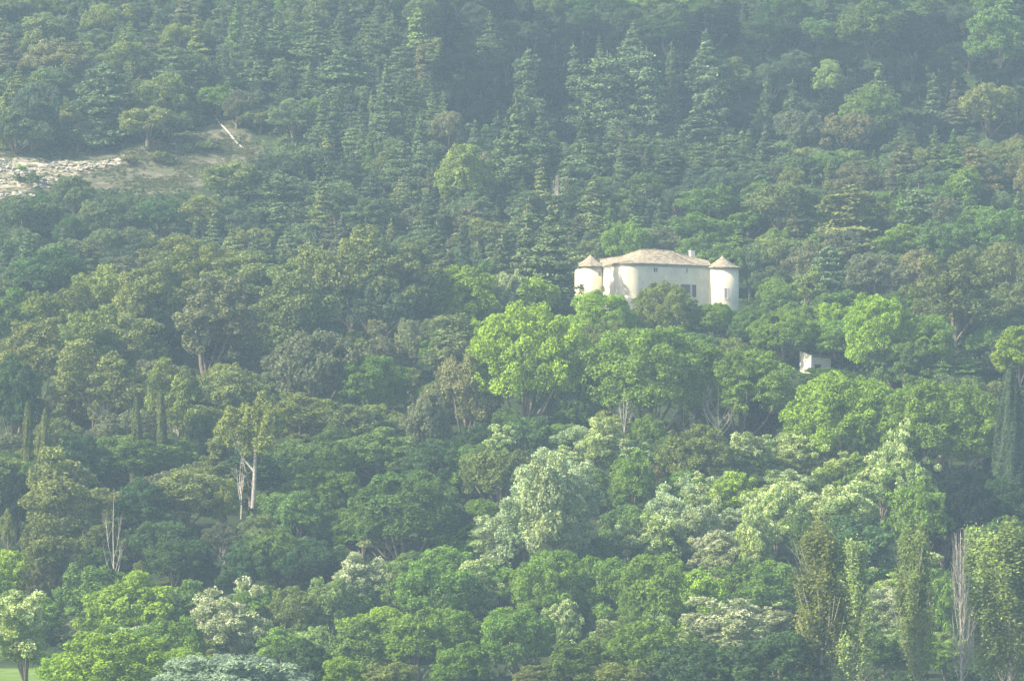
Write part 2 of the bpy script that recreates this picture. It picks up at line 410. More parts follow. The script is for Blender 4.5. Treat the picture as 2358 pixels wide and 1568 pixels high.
def proto_dead(r, H=10, spread=2.2, nb=4, thick=.22, forks=6):
    tb = MB(); br = MB()
    tb.tube([(0, 0, -1), (.1, 0, H * .35), (-.15, 0, H * .65), (0.05, 0, H)], [thick, thick * .8, thick * .5, thick * .12], 7)
    for i in range(nb):
        an = (i % 2) * math.pi + r.normal(0, .5); z0 = H * r.uniform(.2, .6); L = H * r.uniform(.25, .5)
        e_ = Vector((math.cos(an) * spread * r.uniform(.6, 1), math.sin(an) * spread * .5, z0 + L))
        m_ = Vector((e_.x * .55, e_.y * .5, z0 + L * .4))
        br.tube([(0, 0, z0), m_, e_], [thick * .55, thick * .35, thick * .1], 5)
        for q in range(forks):
            f_ = m_.lerp(e_, r.uniform(0, .7)); g_ = f_ + Vector((r.normal(0, .7), r.normal(0, .5), r.uniform(.4, 1.6)))
            br.tube([f_, g_], [thick * .16, thick * .05], 3)
    return dict(parts=[('trunk', tb.mesh('trunk', M['dead_wood'], True)), ('branches', br.mesh('branches', M['dead_wood']))], R=spread, H=H)

def R_(s): return np.random.default_rng(s)
PROTO['broad'] = [crown_broad(R_(100 + i), 5, .6, 12, 78, .21, 20000, .16, 'leaf', trunk_r=.3, jit=.75, rmin=.5 + .06 * (i % 3), floor=-.6) for i in range(6)]
PROTO['broadbig'] = [crown_broad(R_(120 + i), 5, .5, 11, 175, .155, 52000, .1, 'leaf', trunk_r=.3, limb_n=10, jit=.75, rmin=.72, floor=-.5) for i in range(4)]
PROTO['acacia'] = [crown_broad(R_(140 + i), 5, .8, 14, 90, .17, 19000, .15, 'leaf', bl=9000, trunk_r=.28, lobes=5, jit=.95) for i in range(5)]
PROTO['oak'] = [crown_broad(R_(160 + i), 5, .4, 9, 76, .2, 18000, .15, 'leaf', trunk_r=.34, jit=.8, rmin=.6, floor=-.5) for i in range(6)]
PROTO['pine'] = [crown_broad(R_(180 + i), 5, 1.8, 13, 70, .2, 21000, .14, 'pine', trunk_mat='bark', trunk_r=.26, limb_n=6, lean=r_, jit=.95, lobes=5) for i, r_ in enumerate((.8, -1, .3, -.5, 1.2))]
PROTO['whitepine'] = [crown_broad(R_(188), 5, 5.6, 14.5, 56, .24, 17000, .15, 'pine', trunk_mat='pale_bark', trunk_r=.27, limb_n=3, lean=-.4, jit=.95, lobes=4)]
PROTO['forkpine'] = [crown_broad(R_(189), 5, 3.6, 14.0, 70, .2, 21000, .14, 'pine', trunk_mat='pale_bark', trunk_r=.26, limb_n=6, lean=.2, jit=.95, lobes=4)]
PROTO['fir'] = [proto_fir(R_(200 + i), 3.0 - .2 * (i % 3), 14, tidy=(.5, 1.0, .8, .3)[i % 4]) for i in range(9)]
PROTO['cedar'] = [proto_fir(R_(220 + i), 4.6, 12.5, 14000, True, tidy=.5 + .2 * (i % 3)) for i in range(6)]
PROTO['cypress'] = [proto_cypress(R_(240 + i), ragged=.06 + .04 * i) for i in range(3)]
PROTO['bigcypress'] = [proto_cypress(R_(250), 3.3, 28, 26000, .09)]
PROTO['juniper'] = [crown_broad(R_(260 + i), 3, .6, 11, 60, .27, 14000, .13, 'needle', trunk_r=.2, lobes=3, jit=.7, floor=-.8) for i in range(4)]
PROTO['poplar'] = [proto_poplar(R_(270 + i)) for i in range(3)]
PROTO['barepoplar'] = [proto_poplar(R_(280), 3.0, 26, 0, True)]
PROTO['dome'] = [crown_broad(R_(290), 8, 3, 14, 120, .17, 46000, .2, 'leaf', trunk_r=.5, limb_n=8, jit=.5)]
PROTO['dead'] = [proto_dead(R_(300), 12, 2.6, 5, .19, 9), proto_dead(R_(301), 13, 1.9, 7, .12, 14), proto_dead(R_(302), 13, 3.6, 10, .14, 18), proto_dead(R_(303), 10, .6, 5, .1, 8)]
PROTO['shrub'] = [crown_broad(R_(310 + i), 1.6, .1, 2.0, 14, .36, 1500, .15, 'leaf', trunk_r=.07, limb_n=5, floor=-.1) for i in range(3)]

for L_ in PROTO.values():
    for p_ in L_: norm(p_)
# kind : prototype list, object name, category, group, total height / visible crown height, words
KIND = {
 'B': ('broad', 'broadleaf_tree', 'tree', 'round leafy trees on the hillside', 1.15, 'leafy tree'),
 'G': ('broadbig', 'large_broadleaf_tree', 'tree', 'large leafy trees of the park', 1.15, 'large billowing tree'),
 'A': ('acacia', 'blossoming_acacia', 'tree', 'acacias in pale blossom', 1.15, 'blossoming acacia'),
 'O': ('oak', 'oak_tree', 'tree', 'low domed oaks', 1.1, 'domed oak'),
 'P': ('pine', 'pine_tree', 'pine tree', 'open crowned pines', 1.35, 'open crowned pine'),
 'Q': ('whitepine', 'pine_tree', 'pine tree', 'open crowned pines', 1.7, 'white-trunked pine'),
 'V': ('forkpine', 'pine_tree', 'pine tree', 'open crowned pines', 1.3, 'open crowned pine'),
 'F': ('fir', 'fir_tree', 'fir tree', 'pointed firs on the slope', 1.05, 'pointed fir'),
 'C': ('cedar', 'cedar_tree', 'cedar tree', 'spreading cedars with level branches', 1.05, 'layered cedar'),
 'Y': ('cypress', 'cypress_tree', 'cypress', 'slim cypresses', 1.02, 'slim cypress'),
 'Z': ('bigcypress', 'tall_cypress', 'cypress', None, 1.02, 'tall cypress'),
 'J': ('juniper', 'upright_evergreen', 'tree', 'upright bushy evergreens', 1.02, 'upright bushy evergreen'),
 'L': ('poplar', 'poplar_tree', 'poplar', 'tall columnar poplars', 1.05, 'columnar poplar'),
 'E': ('barepoplar', 'bare_poplar', 'poplar', None, 1.05, 'leafless poplar'),
 'W': ('dome', 'silver_willow', 'tree', None, 1.2, 'silvery domed willow'),
 'D': ('dead', 'dead_tree', 'dead tree', 'bleached dead trees', 1.0, 'bleached dead tree'),
 'S': ('shrub', 'shrub', 'shrub', 'shrubs on the clearing', 1.0, 'shrub'),
}
COLS = {   # albedo and the word for it
 'lime': ((.235, .35, .04), 'yellow-green'),
 'green': ((.15, .25, .045), 'fresh green'),
 'emer': ((.125, .205, .055), 'cool mid-green'),
 'dark': ((.022, .036, .026), 'shade-painted green'),  # shade of the gully and tree gaps, painted into the leaf colour
 'deep': ((.07, .13, .05), 'deep green'),
 'blue': ((.13, .185, .085), 'blue-green'),
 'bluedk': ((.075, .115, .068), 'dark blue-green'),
 'olive': ((.175, .215, .078), 'olive'),
 'moss': ((.185, .235, .065), 'mossy green'),
 'grey': ((.15, .17, .095), 'grey-brown'),
 'rust': ((.19, .19, .085), 'russet-tinged'),
 'pale': ((.25, .34, .11), 'pale green'),
 'silver': ((.27, .35, .18), 'silver-green'),
 'cream': ((.25, .31, .16), 'creamy grey-green'),
 'ice': ((.28, .38, .27), 'silvery blue-green'),
}
# hand placed trees: kind, centre X, top Y, width, crown height (reference units), colour[, label]
T = """
G 1210 700 232 270 lime|largest bright yellow-green tree, left below the cream chateau
G 1388 672 178 140 lime|bright yellow-green tree hiding the base of the chateau's left half
G 1530 650 128 130 moss|mossy green tree rising before the chateau's brown shutters
G 1645 698 110 90 green
G 1735 708 120 100 emer
G 1805 718 150 150 green @956
G 1395 742 170 170 moss
G 1495 755 250 240 green|broad soft green tree under the middle of the chateau
G 1708 806 225 200 green|wide green tree left of the small hut, above bare white trunks
G 2035 680 180 190 lime|bright green tree crowning the rise right above the small hut
G 1935 735 200 130 green @956|dense green tree directly behind the small hut's roof
G 2130 725 140 150 green
B 2080 790 120 120 emer
B 1908 846 100 75 green @=940
G 1935 862 262 230 lime|huge bright green tree below the small hut
G 2050 925 150 180 green
G 2160 880 230 230 green|large cool green tree midway between the hut and the tall cypress
O 2262 905 120 150 olive
Z 2326 848 78 320 bluedk|tall dark cypress at the right edge of the picture
B 2345 752 110 130 lime
F 2225 798 62 90 green
F 1206 492 104 215 blue|left one of the two big blue-green firs beside the chateau
F 1256 455 104 250 blue|right one of the two big blue-green firs beside the chateau
B 1440 510 95 110 green
O 1505 527 120 90 grey
B 1600 535 90 90 emer
O 1790 538 105 100 moss
O 1870 556 120 120 grey
C 1915 570 120 140 blue
J 1852 612 72 120 moss
B 1660 560 110 110 emer
J 1725 560 50 130 blue
O 1945 530 110 80 grey
O 2015 580 130 120 grey
B 2080 518 130 90 green
B 2165 512 120 110 emer
B 2225 488 120 110 emer
B 2310 480 120 120 emer
O 2110 575 130 120 rust
B 1630 424 140 100 emer
O 1795 422 160 110 olive
C 1955 430 190 150 olive
O 1972 374 110 80 grey
B 1610 490 120 90 green
O 2310 560 120 120 olive
P 2200 580 150 180 olive
C 2120 430 170 170 blue
B 1065 614 125 150 lime|yellow-green tree standing alone left of the two big firs
O 1172 628 75 130 cream
J 1050 728 115 170 olive
O 950 735 85 120 cream
O 870 775 110 110 grey
P 805 525 175 200 olive|tallest rounded pine on the left slope, above the brown oaks
P 690 622 150 170 olive
P 945 555 150 170 olive
O 880 640 180 140 bluedk
P 560 580 160 150 olive
P 470 560 130 130 moss
P 375 595 130 190 olive
P 480 640 160 200 grey
P 230 610 150 160 moss
P 300 625 130 170 olive
P 130 650 150 150 moss
P 190 700 180 160 moss
P 300 720 130 150 olive
B 35 665 120 150 emer
P 90 740 150 170 olive
V 240 785 200 190 olive|big grey-green pine with a pale forked trunk, left side
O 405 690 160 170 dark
J 527 728 74 140 moss
J 592 708 84 170 olive
O 650 752 90 60 pale
O 715 765 210 190 grey|broad brown-grey oak left of centre
G 858 820 165 150 green
O 1070 820 140 200 rust|russet-tinged oak below left of the largest yellow-green tree
O 985 900 120 170 grey
V 405 826 130 200 moss|pine with pale fanning branches above the slim cypresses
Y 64 922 30 170 olive @=866|leftmost slim cypress, by the left edge
Y 104 938 32 130 olive @=870
Y 314 912 28 110 olive @=872
Y 370 898 36 150 olive @=874
B 30 820 130 200 deep
Q 582 903 165 190 moss|pine with a stout white trunk, lower left
P 507 1100 78 110 moss
P 155 1030 190 190 olive|spreading grey-green pine left of the white forked dead tree
G 320 1000 220 110 emer
B 60 1062 84 100 emer
D 262 1122 52 165 cream @=806|white forked dead tree, lower left
D 1437 885 34 170 cream
D 1655 880 95 180 cream|bare white branching tree under the wide green tree left of the hut
D 1575 915 70 120 cream
D 1190 335 22 90 cream
D 1281 400 16 110 cream
D 487 660 30 180 grey
D 555 1055 26 140 cream
D 513 1265 16 90 grey
O 440 960 80 110 olive
B 870 985 150 110 emer
B 1000 1010 140 110 deep
B 760 1065 150 130 green
G 930 1090 230 200 emer|wide cool green tree above the cream-flowering acacia, lower centre
B 690 1130 110 120 emer
A 893 1168 125 120 cream|cream-flowering acacia at lower centre-left, among cool green trees
B 1080 1030 90 110 green
A 1160 978 85 110 pale
O 1150 1035 145 140 moss
A 1205 1075 120 250 silver
A 1290 1085 110 240 silver
A 1180 1180 110 150 silver
A 1248 1038 130 300 silver|largest silver-green acacia, left of centre bottom
A 1325 1062 120 190 silver
A 1380 962 92 140 pale
B 1455 1038 125 160 green
B 1600 978 160 150 moss
B 1495 1070 70 70 rust
A 1702 995 84 120 pale
B 1690 1085 120 120 lime
A 1828 998 92 110 pale
A 1545 1105 100 190 silver
A 1610 1130 100 170 silver
A 1450 1190 90 130 pale
A 1515 1178 90 140 pale
A 1735 1150 84 190 pale
A 1650 1220 100 120 cream
A 1790 1125 90 150 pale
A 1850 1110 90 160 pale
A 1930 1032 92 120 lime
A 2030 1040 100 150 pale
A 2120 1060 80 140 pale
A 2078 980 100 220 pale|tall pale acacia with blossom tip, right of centre
B 2110 1100 150 190 green
A 1890 1120 100 160 pale
A 1960 1110 110 170 pale
B 1960 1190 220 170 deep
B 1860 1180 90 150 emer
G 1290 1268 180 190 green
B 1400 1285 130 180 green
G 1510 1275 170 200 green
B 1610 1310 130 180 lime
B 1710 1290 120 120 green
A 1690 1375 185 160 cream|greyish cream flowering tree near the bottom, left of the poplars
A 1795 1390 90 70 cream
B 1800 1300 150 130 green
L 1890 1212 96 400 moss|leftmost of the green poplars
L 1962 1262 80 360 pale
L 2110 1210 74 380 moss|lone slim poplar with a bent white trunk
E 2212 1212 76 380 cream|leafless white poplar near the right edge
L 2262 1215 74 370 pale
L 2325 1205 110 380 moss|broadest green poplar at the right edge
B 2300 1190 140 120 emer
A 2060 1350 90 120 cream
B 2170 1330 90 170 green
B 310 1316 175 180 lime|bright green round tree near the bottom left corner
B 225 1300 150 160 emer
A 60 1360 150 200 pale
A 165 1415 62 70 cream
A 525 1342 150 200 cream|cream-flowering acacia above the silvery dome
B 440 1335 120 160 emer
B 240 1260 90 80 emer
A 835 1275 115 140 cream
B 760 1330 110 140 pale
B 1000 1288 160 160 green
A 1085 1290 130 150 pale
B 960 1400 170 160 green
B 850 1420 150 140 emer
B 680 1350 120 130 moss
B 270 1455 200 150 lime
B 400 1420 140 150 green
B 150 1500 120 100 lime
B 420 1490 120 100 lime
W 530 1506 310 150 ice|silvery blue-green dome cut by the bottom edge
A 560 1445 60 70 cream
B 790 1518 110 100 lime
B 900 1530 120 90 moss
B 1060 1478 150 120 green
B 1190 1400 150 150 green
A 1210 1440 90 90 pale
A 1310 1380 70 130 pale
B 1350 1470 160 130 emer
B 1480 1430 180 140 green
B 1600 1480 150 120 deep
B 1790 1460 190 150 deep
B 1420 1530 140 90 moss
B 1240 1530 120 80 olive
B 700 1470 120 130 deep
O 720 1240 150 120 deep
B 640 1215 130 120 emer
B 560 1260 110 110 deep
P 130 1190 130 150 olive
O 75 1310 80 90 rust
O 150 1300 70 80 rust
J 290 1220 40 100 moss
J 325 1290 40 80 moss
B 400 1240 120 110 deep
B 330 1100 130 120 deep
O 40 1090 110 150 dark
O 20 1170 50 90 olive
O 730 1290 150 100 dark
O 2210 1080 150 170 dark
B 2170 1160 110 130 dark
O 1210 960 120 120 deep
O 1320 900 90 100 emer
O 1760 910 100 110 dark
F 968 85 52 110 rust|russet-tipped fir standing up against the dark gully, top centre
F 962 12 76 110 pale
F 1128 34 66 110 blue
C 1212 120 90 170 blue|layered fir rising before the dark gully left of the ridge tops
F 1330 112 78 170 blue
C 1395 128 120 180 blue
F 1452 58 50 120 blue
C 1490 118 110 180 blue
F 1543 105 44 160 blue
F 1622 78 76 170 blue|tallest pointed fir on the ridge above the chateau
J 1702 135 72 100 moss
O 1775 150 120 80 bluedk
B 1905 138 74 90 pale|small pale leafy tree alone against the dark gully
F 2028 152 76 130 blue
F 2148 176 64 110 blue
F 1757 180 66 150 blue
F 1818 195 80 160 blue
C 1650 162 100 200 blue
F 2200 190 62 110 grey
O 2275 196 140 120 olive
B 2000 195 130 130 emer
O 1945 262 110 100 rust
O 1840 255 100 100 grey
F 880 190 60 170 blue
F 900 150 60 150 blue
F 1190 215 90 230 blue|bluish fir with level branches at upper centre
O 1030 258 90 90 grey
B 1065 335 125 150 moss|mossy pale rounded tree on the upper slope left of centre
F 1350 250 80 150 blue
F 1545 330 60 90 blue
F 1665 310 62 100 blue
F 1712 330 50 90 blue
F 1758 332 56 110 blue
F 1620 230 90 140 blue
B 100 30 100 80 olive
O 130 90 140 90 rust
O 300 100 130 90 moss
C 410 110 130 120 blue
F 455 45 60 90 moss
O 380 170 140 110 moss
C 240 150 130 160 blue
O 340 245 110 85 olive
O 395 262 100 60 blue
O 180 265 110 80 grey
C 215 215 110 120 blue
O 75 190 130 150 bluedk
O 35 250 110 100 blue
F 590 70 90 130 blue
F 640 30 90 150 blue
F 720 20 90 160 blue
F 780 90 90 150 blue
O 545 210 80 80 grey
O 500 200 90 70 green
O 600 252 90 50 olive
O 530 372 120 90 olive|domed olive oak just below the footpath's lower end
O 625 356 110 90 bluedk
O 170 405 84 80 blue
O 50 450 110 100 blue
O 262 458 120 90 blue
O 370 462 120 80 deep
O 680 330 110 100 blue
C 640 395 120 110 blue
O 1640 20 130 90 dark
B 1530 30 110 80 deep
B 1760 40 110 80 deep
B 1880 45 90 70 emer
B 2000 10 160 110 emer
B 2300 20 160 150 emer|green tree catching the sun in the top right corner
J 1620 50 40 60 moss
"""
TREES = []      # dicts
def solve(X, Ytop, hpx, hf, y_lo=600):
    yy = np.arange(y_lo, 1500, .5); rx, rz = ray(X, Ytop)
    g = ground(rx * yy, yy) + hpx * K * yy * hf - rz * yy
    ok = np.nonzero(g >= 0)[0]
    if not len(ok): return None
    y = yy[ok[0]]
    return rx * y, y
for ln in T.strip().splitlines():
    lab = None
    if '|' in ln: ln, lab = ln.split('|')
    ymin = None; fixed = False
    if '@' in ln:
        ln, ymin = ln.split('@'); fixed = ymin[0] == '='; ymin = float(ymin.strip('='))
    k, X, Y, w, h, c = ln.split(); X, Y, w, h = map(float, (X, Y, w, h))
    hf = KIND[k][4]; s_ = solve(X, Y, h, hf, 560 if k == 'W' else 690)
    if s_ is None: continue
    x, y = s_; fH = None
    if ymin and y < ymin or fixed:                     # stands behind something: farther back and lower
        y = ymin; q = ray(X, Y); x = q[0] * y; fH = q[1] * y - float(ground(x, y))
    TREES.append(dict(k=k, x=x, y=y, w=w * K * y, H=fH or h * K * y * hf, c=c, lab=lab, hand=True, X=X, Y=Y, wp=w, hp=h))
HAND = list(TREES)

rnd = random.Random(11)
def pick(table):
    t = rnd.random() * sum(w for _, w in table)
    for v, w in table:
        t -= w
        if t <= 0: return v
    return table[-1][0]
def zone(X, Y, y):
    if y > 1168 and X > 1000:
        if y < 1280: return pick([('O', 4), ('C', 2), ('B', 3), ('F', 1)]), pick([('dark', 7), ('bluedk', 1)])  # gully band: its shade is put into the leaf colour
        return pick([('B', 3), ('F', 3), ('O', 2), ('C', 1)]), pick([('deep', 4), ('emer', 3), ('blue', 3), ('green', 1), ('moss', 1)])
    if Y < 320:
        if X < 470: return pick([('O', 4), ('C', 3), ('F', 2), ('J', 1)]), pick([('blue', 5), ('olive', 3), ('moss', 2), ('grey', 1.5), ('bluedk', 1)])
        if X < 1350: return pick([('F', 5), ('C', 2.5), ('O', 1.5), ('P', 1.5), ('J', 1)]), pick([('blue', 7), ('bluedk', 2), ('emer', 1), ('olive', 1)])
        if X < 1750: return pick([('F', 5), ('C', 3), ('O', 2)]), pick([('blue', 6), ('grey', 1.5), ('emer', 1), ('olive', 1)])
        return pick([('O', 4), ('F', 3), ('B', 2), ('P', 1.5)]), pick([('blue', 3), ('grey', 3), ('emer', 2.5), ('olive', 2), ('rust', 1)])
    if Y < 600:
        if X < 620: return pick([('O', 4), ('C', 1.5), ('F', 2.5), ('P', 2)]), pick([('blue', 6), ('deep', 1), ('olive', 1.5), ('bluedk', 1.5)])
        if X < 1380: return pick([('F', 4.5), ('C', 2), ('O', 1.5), ('P', 2), ('J', 1)]), pick([('blue', 6), ('bluedk', 1.5), ('olive', 2), ('grey', 1), ('emer', 1)])
        if X < 1700: return pick([('F', 4), ('C', 3), ('B', 2), ('O', 2)]), pick([('blue', 5), ('emer', 3), ('bluedk', 2)])
        return pick([('O', 4.5), ('B', 3), ('C', 1), ('F', 2), ('P', 1.5)]), pick([('grey', 2.5), ('blue', 2), ('emer', 3), ('olive', 3), ('green', 1.5), ('rust', .5)])
    if Y < 930:
        if X < 1000: return pick([('P', 5), ('O', 3), ('J', 1)]), pick([('olive', 5), ('moss', 3), ('grey', 2), ('deep', 1)])
        if X > 2130: return pick([('O', 4), ('C', 3), ('B', 2)]), pick([('olive', 4), ('emer', 3), ('blue', 2)])
        return pick([('B', 6), ('O', 2)]), pick([('green', 4), ('emer', 3), ('lime', 2), ('moss', 2)])
    if Y < 1250:
        if X < 620: return pick([('P', 3), ('O', 3), ('B', 2)]), pick([('olive', 3), ('deep', 3), ('moss', 1), ('grey', 1)])
        if X < 1120: return pick([('B', 6), ('O', 2)]), pick([('emer', 4), ('deep', 3), ('green', 2), ('grey', .5)])
        if X > 2120: return pick([('B', 3), ('O', 3)]), pick([('dark', 3), ('deep', 3)])  # shady gap at the right, partly painted by near-black leaves
        return pick([('B', 5), ('A', 3)]), pick([('green', 4), ('pale', 2), ('emer', 2), ('silver', 1)])
    return pick([('B', 7), ('A', 1.5)]), pick([('green', 5), ('emer', 2), ('lime', 1.5), ('pale', 1.5), ('moss', 1)])
SIZE = {'B': (10, 11), 'A': (9, 11), 'O': (10.2, 9), 'P': (13, 14), 'F': (6.5, 12.5), 'C': (9.5, 11.5), 'J': (5, 8)}
CHAT = [(1322, 585), (1500, 572), (1702, 600), (1704, 712), (1322, 700)]
HUT = [(1836, 800), (1922, 806), (1922, 850), (1838, 866)]
PATHP = [(488, 262), (520, 262), (585, 345), (570, 358), (545, 350)]
FIELDP = [(-50, 1543), (84, 1543), (84, 1600), (-50, 1600)]
PROT = [(CHAT, 1010), (HUT, 1000), (CLEAR, 1140), (PATHP, 1150), (FIELDP, 765)]
def pts_of(poly):
    q = []
    n = len(poly)
    xs_ = [p[0] for p in poly]; ys_ = [p[1] for p in poly]
    gx, gy = np.meshgrid(np.arange(min(xs_), max(xs_) + 1, 7), np.arange(min(ys_), max(ys_) + 1, 7))
    m = inpoly(gx, gy, poly); return np.concatenate([gx[m], [p[0] for p in poly]]), np.concatenate([gy[m], [p[1] for p in poly]])
PROTP = [(pts_of(p), d) for p, d in PROT]
hx = np.array([t['x'] for t in HAND]); hy = np.array([t['y'] for t in HAND]); hw = np.array([t['w'] for t in HAND])
hX = np.array([t['X'] for t in HAND]); hY = np.array([t['Y'] for t in HAND]); hwp = np.array([t['wp'] for t in HAND]); hhp = np.array([t['hp'] for t in HAND])
fx, fy, fr = [], [], []
cand = [(rnd.uniform(-.128, .128), rnd.uniform(735, 1345)) for _ in range(26000)]
for tx, y in cand:
    x = tx * y; g = float(ground(x, y))
    Xb, Yb = proj(x, y, g); Xt, Yt = proj(x, y, g + 11)
    k, c = zone(Xt, Yt, y)
    if k == 'A' and c in ('emer', 'deep'): c = 'pale'
    w, H = SIZE[k]; s_ = rnd.uniform(.72, 1.2)
    if y > 1050: s_ *= .86
    w *= s_; H *= s_ * (rnd.uniform(.7, 1.3) if k == 'F' else rnd.uniform(.85, 1.15))
    r = w / 2
    if fx:
        d = np.hypot(np.array(fx) - x, np.array(fy) - y)
        if (d < .86 * (np.array(fr) + r)).any(): continue
    d = np.hypot(hx - x, hy - y)
    if (d < .62 * (hw / 2 + r)).any(): continue
    if abs(x - 31) < 21 and 992 < y < 1032: continue
    Xt, Yt = proj(x, y, g + H); wp = w / y / K; hp = (Yb - Yt) * .95
    if Xt < -60 or Xt > 2420 or Yt > 1560: continue
    # never hide the upper part of a hand placed tree that stands farther back
    m = (hy > y + 1) & (abs(hX - Xt) < (hwp * .36 + wp * .42)) & (Yt < hY + hhp * .68) & (Yb > hY)
    if m.any(): continue
    bad = False
    for (qx, qy), dep in PROTP:
        if y < dep and ((abs(qx - Xt) < wp * .5) & (qy > Yt - 3) & (qy < Yb)).any(): bad = True; break
    if bad: continue
    if inpoly(Xb, Yb, CLEAR) and 1040 < y < 1180: continue
    if inpoly(Xb, Yb, FIELDP) or (Xb < 95 and y < 775): continue
    fx.append(x); fy.append(y); fr.append(r)
    TREES.append(dict(k=k, x=x, y=y, w=w, H=H, c=c, lab=None, hand=False, X=Xt, Y=Yt, wp=wp, hp=hp))
# software visibility: drop fill trees of which the picture shows nothing
VW, VH = 590, 392
buf = np.zeros((VH, VW), bool); gy_, gx_ = np.mgrid[0:VH, 0:VW]; gx_ = gx_ * 4 + 2; gy_ = gy_ * 4 + 2
buf |= inpoly(gx_, gy_, CHAT) & False
order = sorted(TREES, key=lambda t: t['y']); kept = []
chat_done = False
for t in order:
    if not chat_done and t['y'] > 1005: buf |= inpoly(gx_, gy_, CHAT); chat_done = True
    x0, x1 = int((t['X'] - t['wp'] / 2) / 4), int((t['X'] + t['wp'] / 2) / 4) + 1
    y0, y1 = int(t['Y'] / 4), int((t['Y'] + t['hp']) / 4) + 1
    x0, x1 = max(0, x0), min(VW, x1); y0, y1 = max(0, y0), min(VH, y1)
    if x0 >= x1 or y0 >= y1:
        continue
    u = (gx_[y0:y1, x0:x1] - t['X']) / (t['wp'] / 2); v = (gy_[y0:y1, x0:x1] - t['Y']) / t['hp']
    m = (abs(u) < np.maximum(v, .04)) & (v > 0) if t['k'] in 'FC' else (u * u + (2 * v - 1) ** 2 < 1)
    new = (m & ~buf[y0:y1, x0:x1]).sum()
    t['vis'] = int(new)
    if not t['hand'] and new < 10: continue
    if t['k'] != 'D': buf[y0:y1, x0:x1] |= m
    kept.append(t)
TREES = kept
from collections import Counter
print('TREES', len(TREES), Counter(t['k'] for t in TREES), 'open ground fraction', 1 - buf.mean())

# ------------------------------------------------------------------ plant them
LAND = [((1510, 640), 'the cream chateau'), ((1878, 835), 'the small hut'), ((250, 390), 'the bare rocky clearing'), ((535, 310), 'the pale footpath'),
        ((1065, 400), 'the pale rounded tree high up'), ((2326, 1000), 'the tall right-edge cypress'), ((1925, 1400), 'the left pair of poplars'),
        ((2240, 1400), 'the leafless white poplar'), ((530, 1540), 'the silvery bottom dome'), ((262, 1200), 'the white forked dead tree'),
        ((582, 1010), 'the white-trunked pine'), ((30, 1560), 'the light green field'), ((1270, 590), 'the two big firs'),
        ((1210, 820), 'the largest yellow-green tree'), ((1655, 970), 'the bare white branching tree'), ((2060, 1080), 'the tall pale acacia'),
        ((64, 1000), 'the leftmost slim cypress'), ((1700, 150), 'the dark gully'), ((0, 0), 'the top left corner'), ((1000, 0), 'the middle of the top edge'),
        ((2358, 0), 'the top right corner'), ((2358, 500), 'the right edge'), ((0, 650), 'the left edge pines'), ((1690, 1450), 'the greyish cream flowering tree'),
        ((715, 850), 'the broad brown-grey oak'), ((1245, 1180), 'the largest silver-green acacia'), ((1210, 200), 'the fir before the dark gully'),
        ((893, 1220), 'the cream-flowering centre acacia'), ((310, 1400), 'the bright round tree bottom left'), ((1000, 1560), 'the middle of the bottom edge'),
        ((2060, 300), 'the upper right slope'), ((805, 600), 'the tallest rounded left pine'), ((640, 150), 'the firs above the footpath')]
ORD = ['', 'second ', 'third ', 'fourth ', 'fifth ', 'sixth ', 'seventh ', 'eighth ', 'ninth ', 'tenth ', 'eleventh ', 'twelfth ', 'thirteenth ', 'fourteenth ']
buckets = {}
for t in TREES:
    if t['lab']: continue
    cy = t['Y'] + t['hp'] * .3
    d, (lx, ly), nm = min(((math.hypot(t['X'] - p[0], cy - p[1]), p, n) for p, n in LAND), key=lambda q: q[0])
    dx, dy = t['X'] - lx, cy - ly
    vert = 'above' if dy < 0 else 'below'; hor = 'left' if dx < 0 else 'right'
    if d < 1: rel = 'beside'
    elif abs(dx) < .4 * abs(dy): rel = 'straight ' + vert
    elif abs(dy) < .4 * abs(dx): rel = hor + ' of'
    else: rel = vert + ' and ' + hor + ' of'
    buckets.setdefault((t['k'], t['c'], rel, nm), []).append((d, t))
for (k, c, rel, nm), L in buckets.items():
    L.sort(key=lambda q: q[0])
    for i, (d, t) in enumerate(L):
        cw = COLS[c][1] + ' ' if k != 'D' else ''
        t['lab'] = f"{cw}{KIND[k][5]} {rel} {nm}" + (f", {ORD[min(i, 13)]}nearest" if len(L) > 1 else '')

done = {}
def plant(t, i):
    pk, name, cat, group, hf, words = KIND[t['k']]
    lst = PROTO[pk]; j = t.get('v', (i * 7 + int(t['X'])) % len(lst)); p = lst[j]
    g = float(ground(t['x'], t['y']))
    o = empty(name, (t['x'], t['y'], g - .15), t.get('rz', rnd.uniform(0, 6.28)))
    sx = t['w'] / (2 * p['R']); sz = t['H'] / p['H']
    o.scale = (sx, sx, sz)
    if t['k'] not in 'LYZEDW': o.rotation_euler.x = rnd.gauss(0, .035); o.rotation_euler.y = rnd.gauss(0, .035)
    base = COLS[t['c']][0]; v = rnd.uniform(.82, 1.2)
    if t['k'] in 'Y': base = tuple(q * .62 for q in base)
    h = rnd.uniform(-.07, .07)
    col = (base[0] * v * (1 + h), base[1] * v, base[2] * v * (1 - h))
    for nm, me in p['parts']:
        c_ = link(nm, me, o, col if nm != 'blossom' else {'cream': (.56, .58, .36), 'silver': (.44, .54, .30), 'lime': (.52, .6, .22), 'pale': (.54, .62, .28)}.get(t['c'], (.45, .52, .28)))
    tag(o, t['lab'], cat, group)
    return o
deadv = {262: (0, 0), 1437: (1, 0), 1655: (2, 0), 1575: (2, .4), 1190: (3, 0), 1281: (3, 0), 487: (1, 0), 555: (3, 0), 513: (3, 0)}
for i, t in enumerate(TREES):
    if t['k'] == 'D': t['v'], t['rz'] = deadv[int(t['X'])]
    plant(t, i)

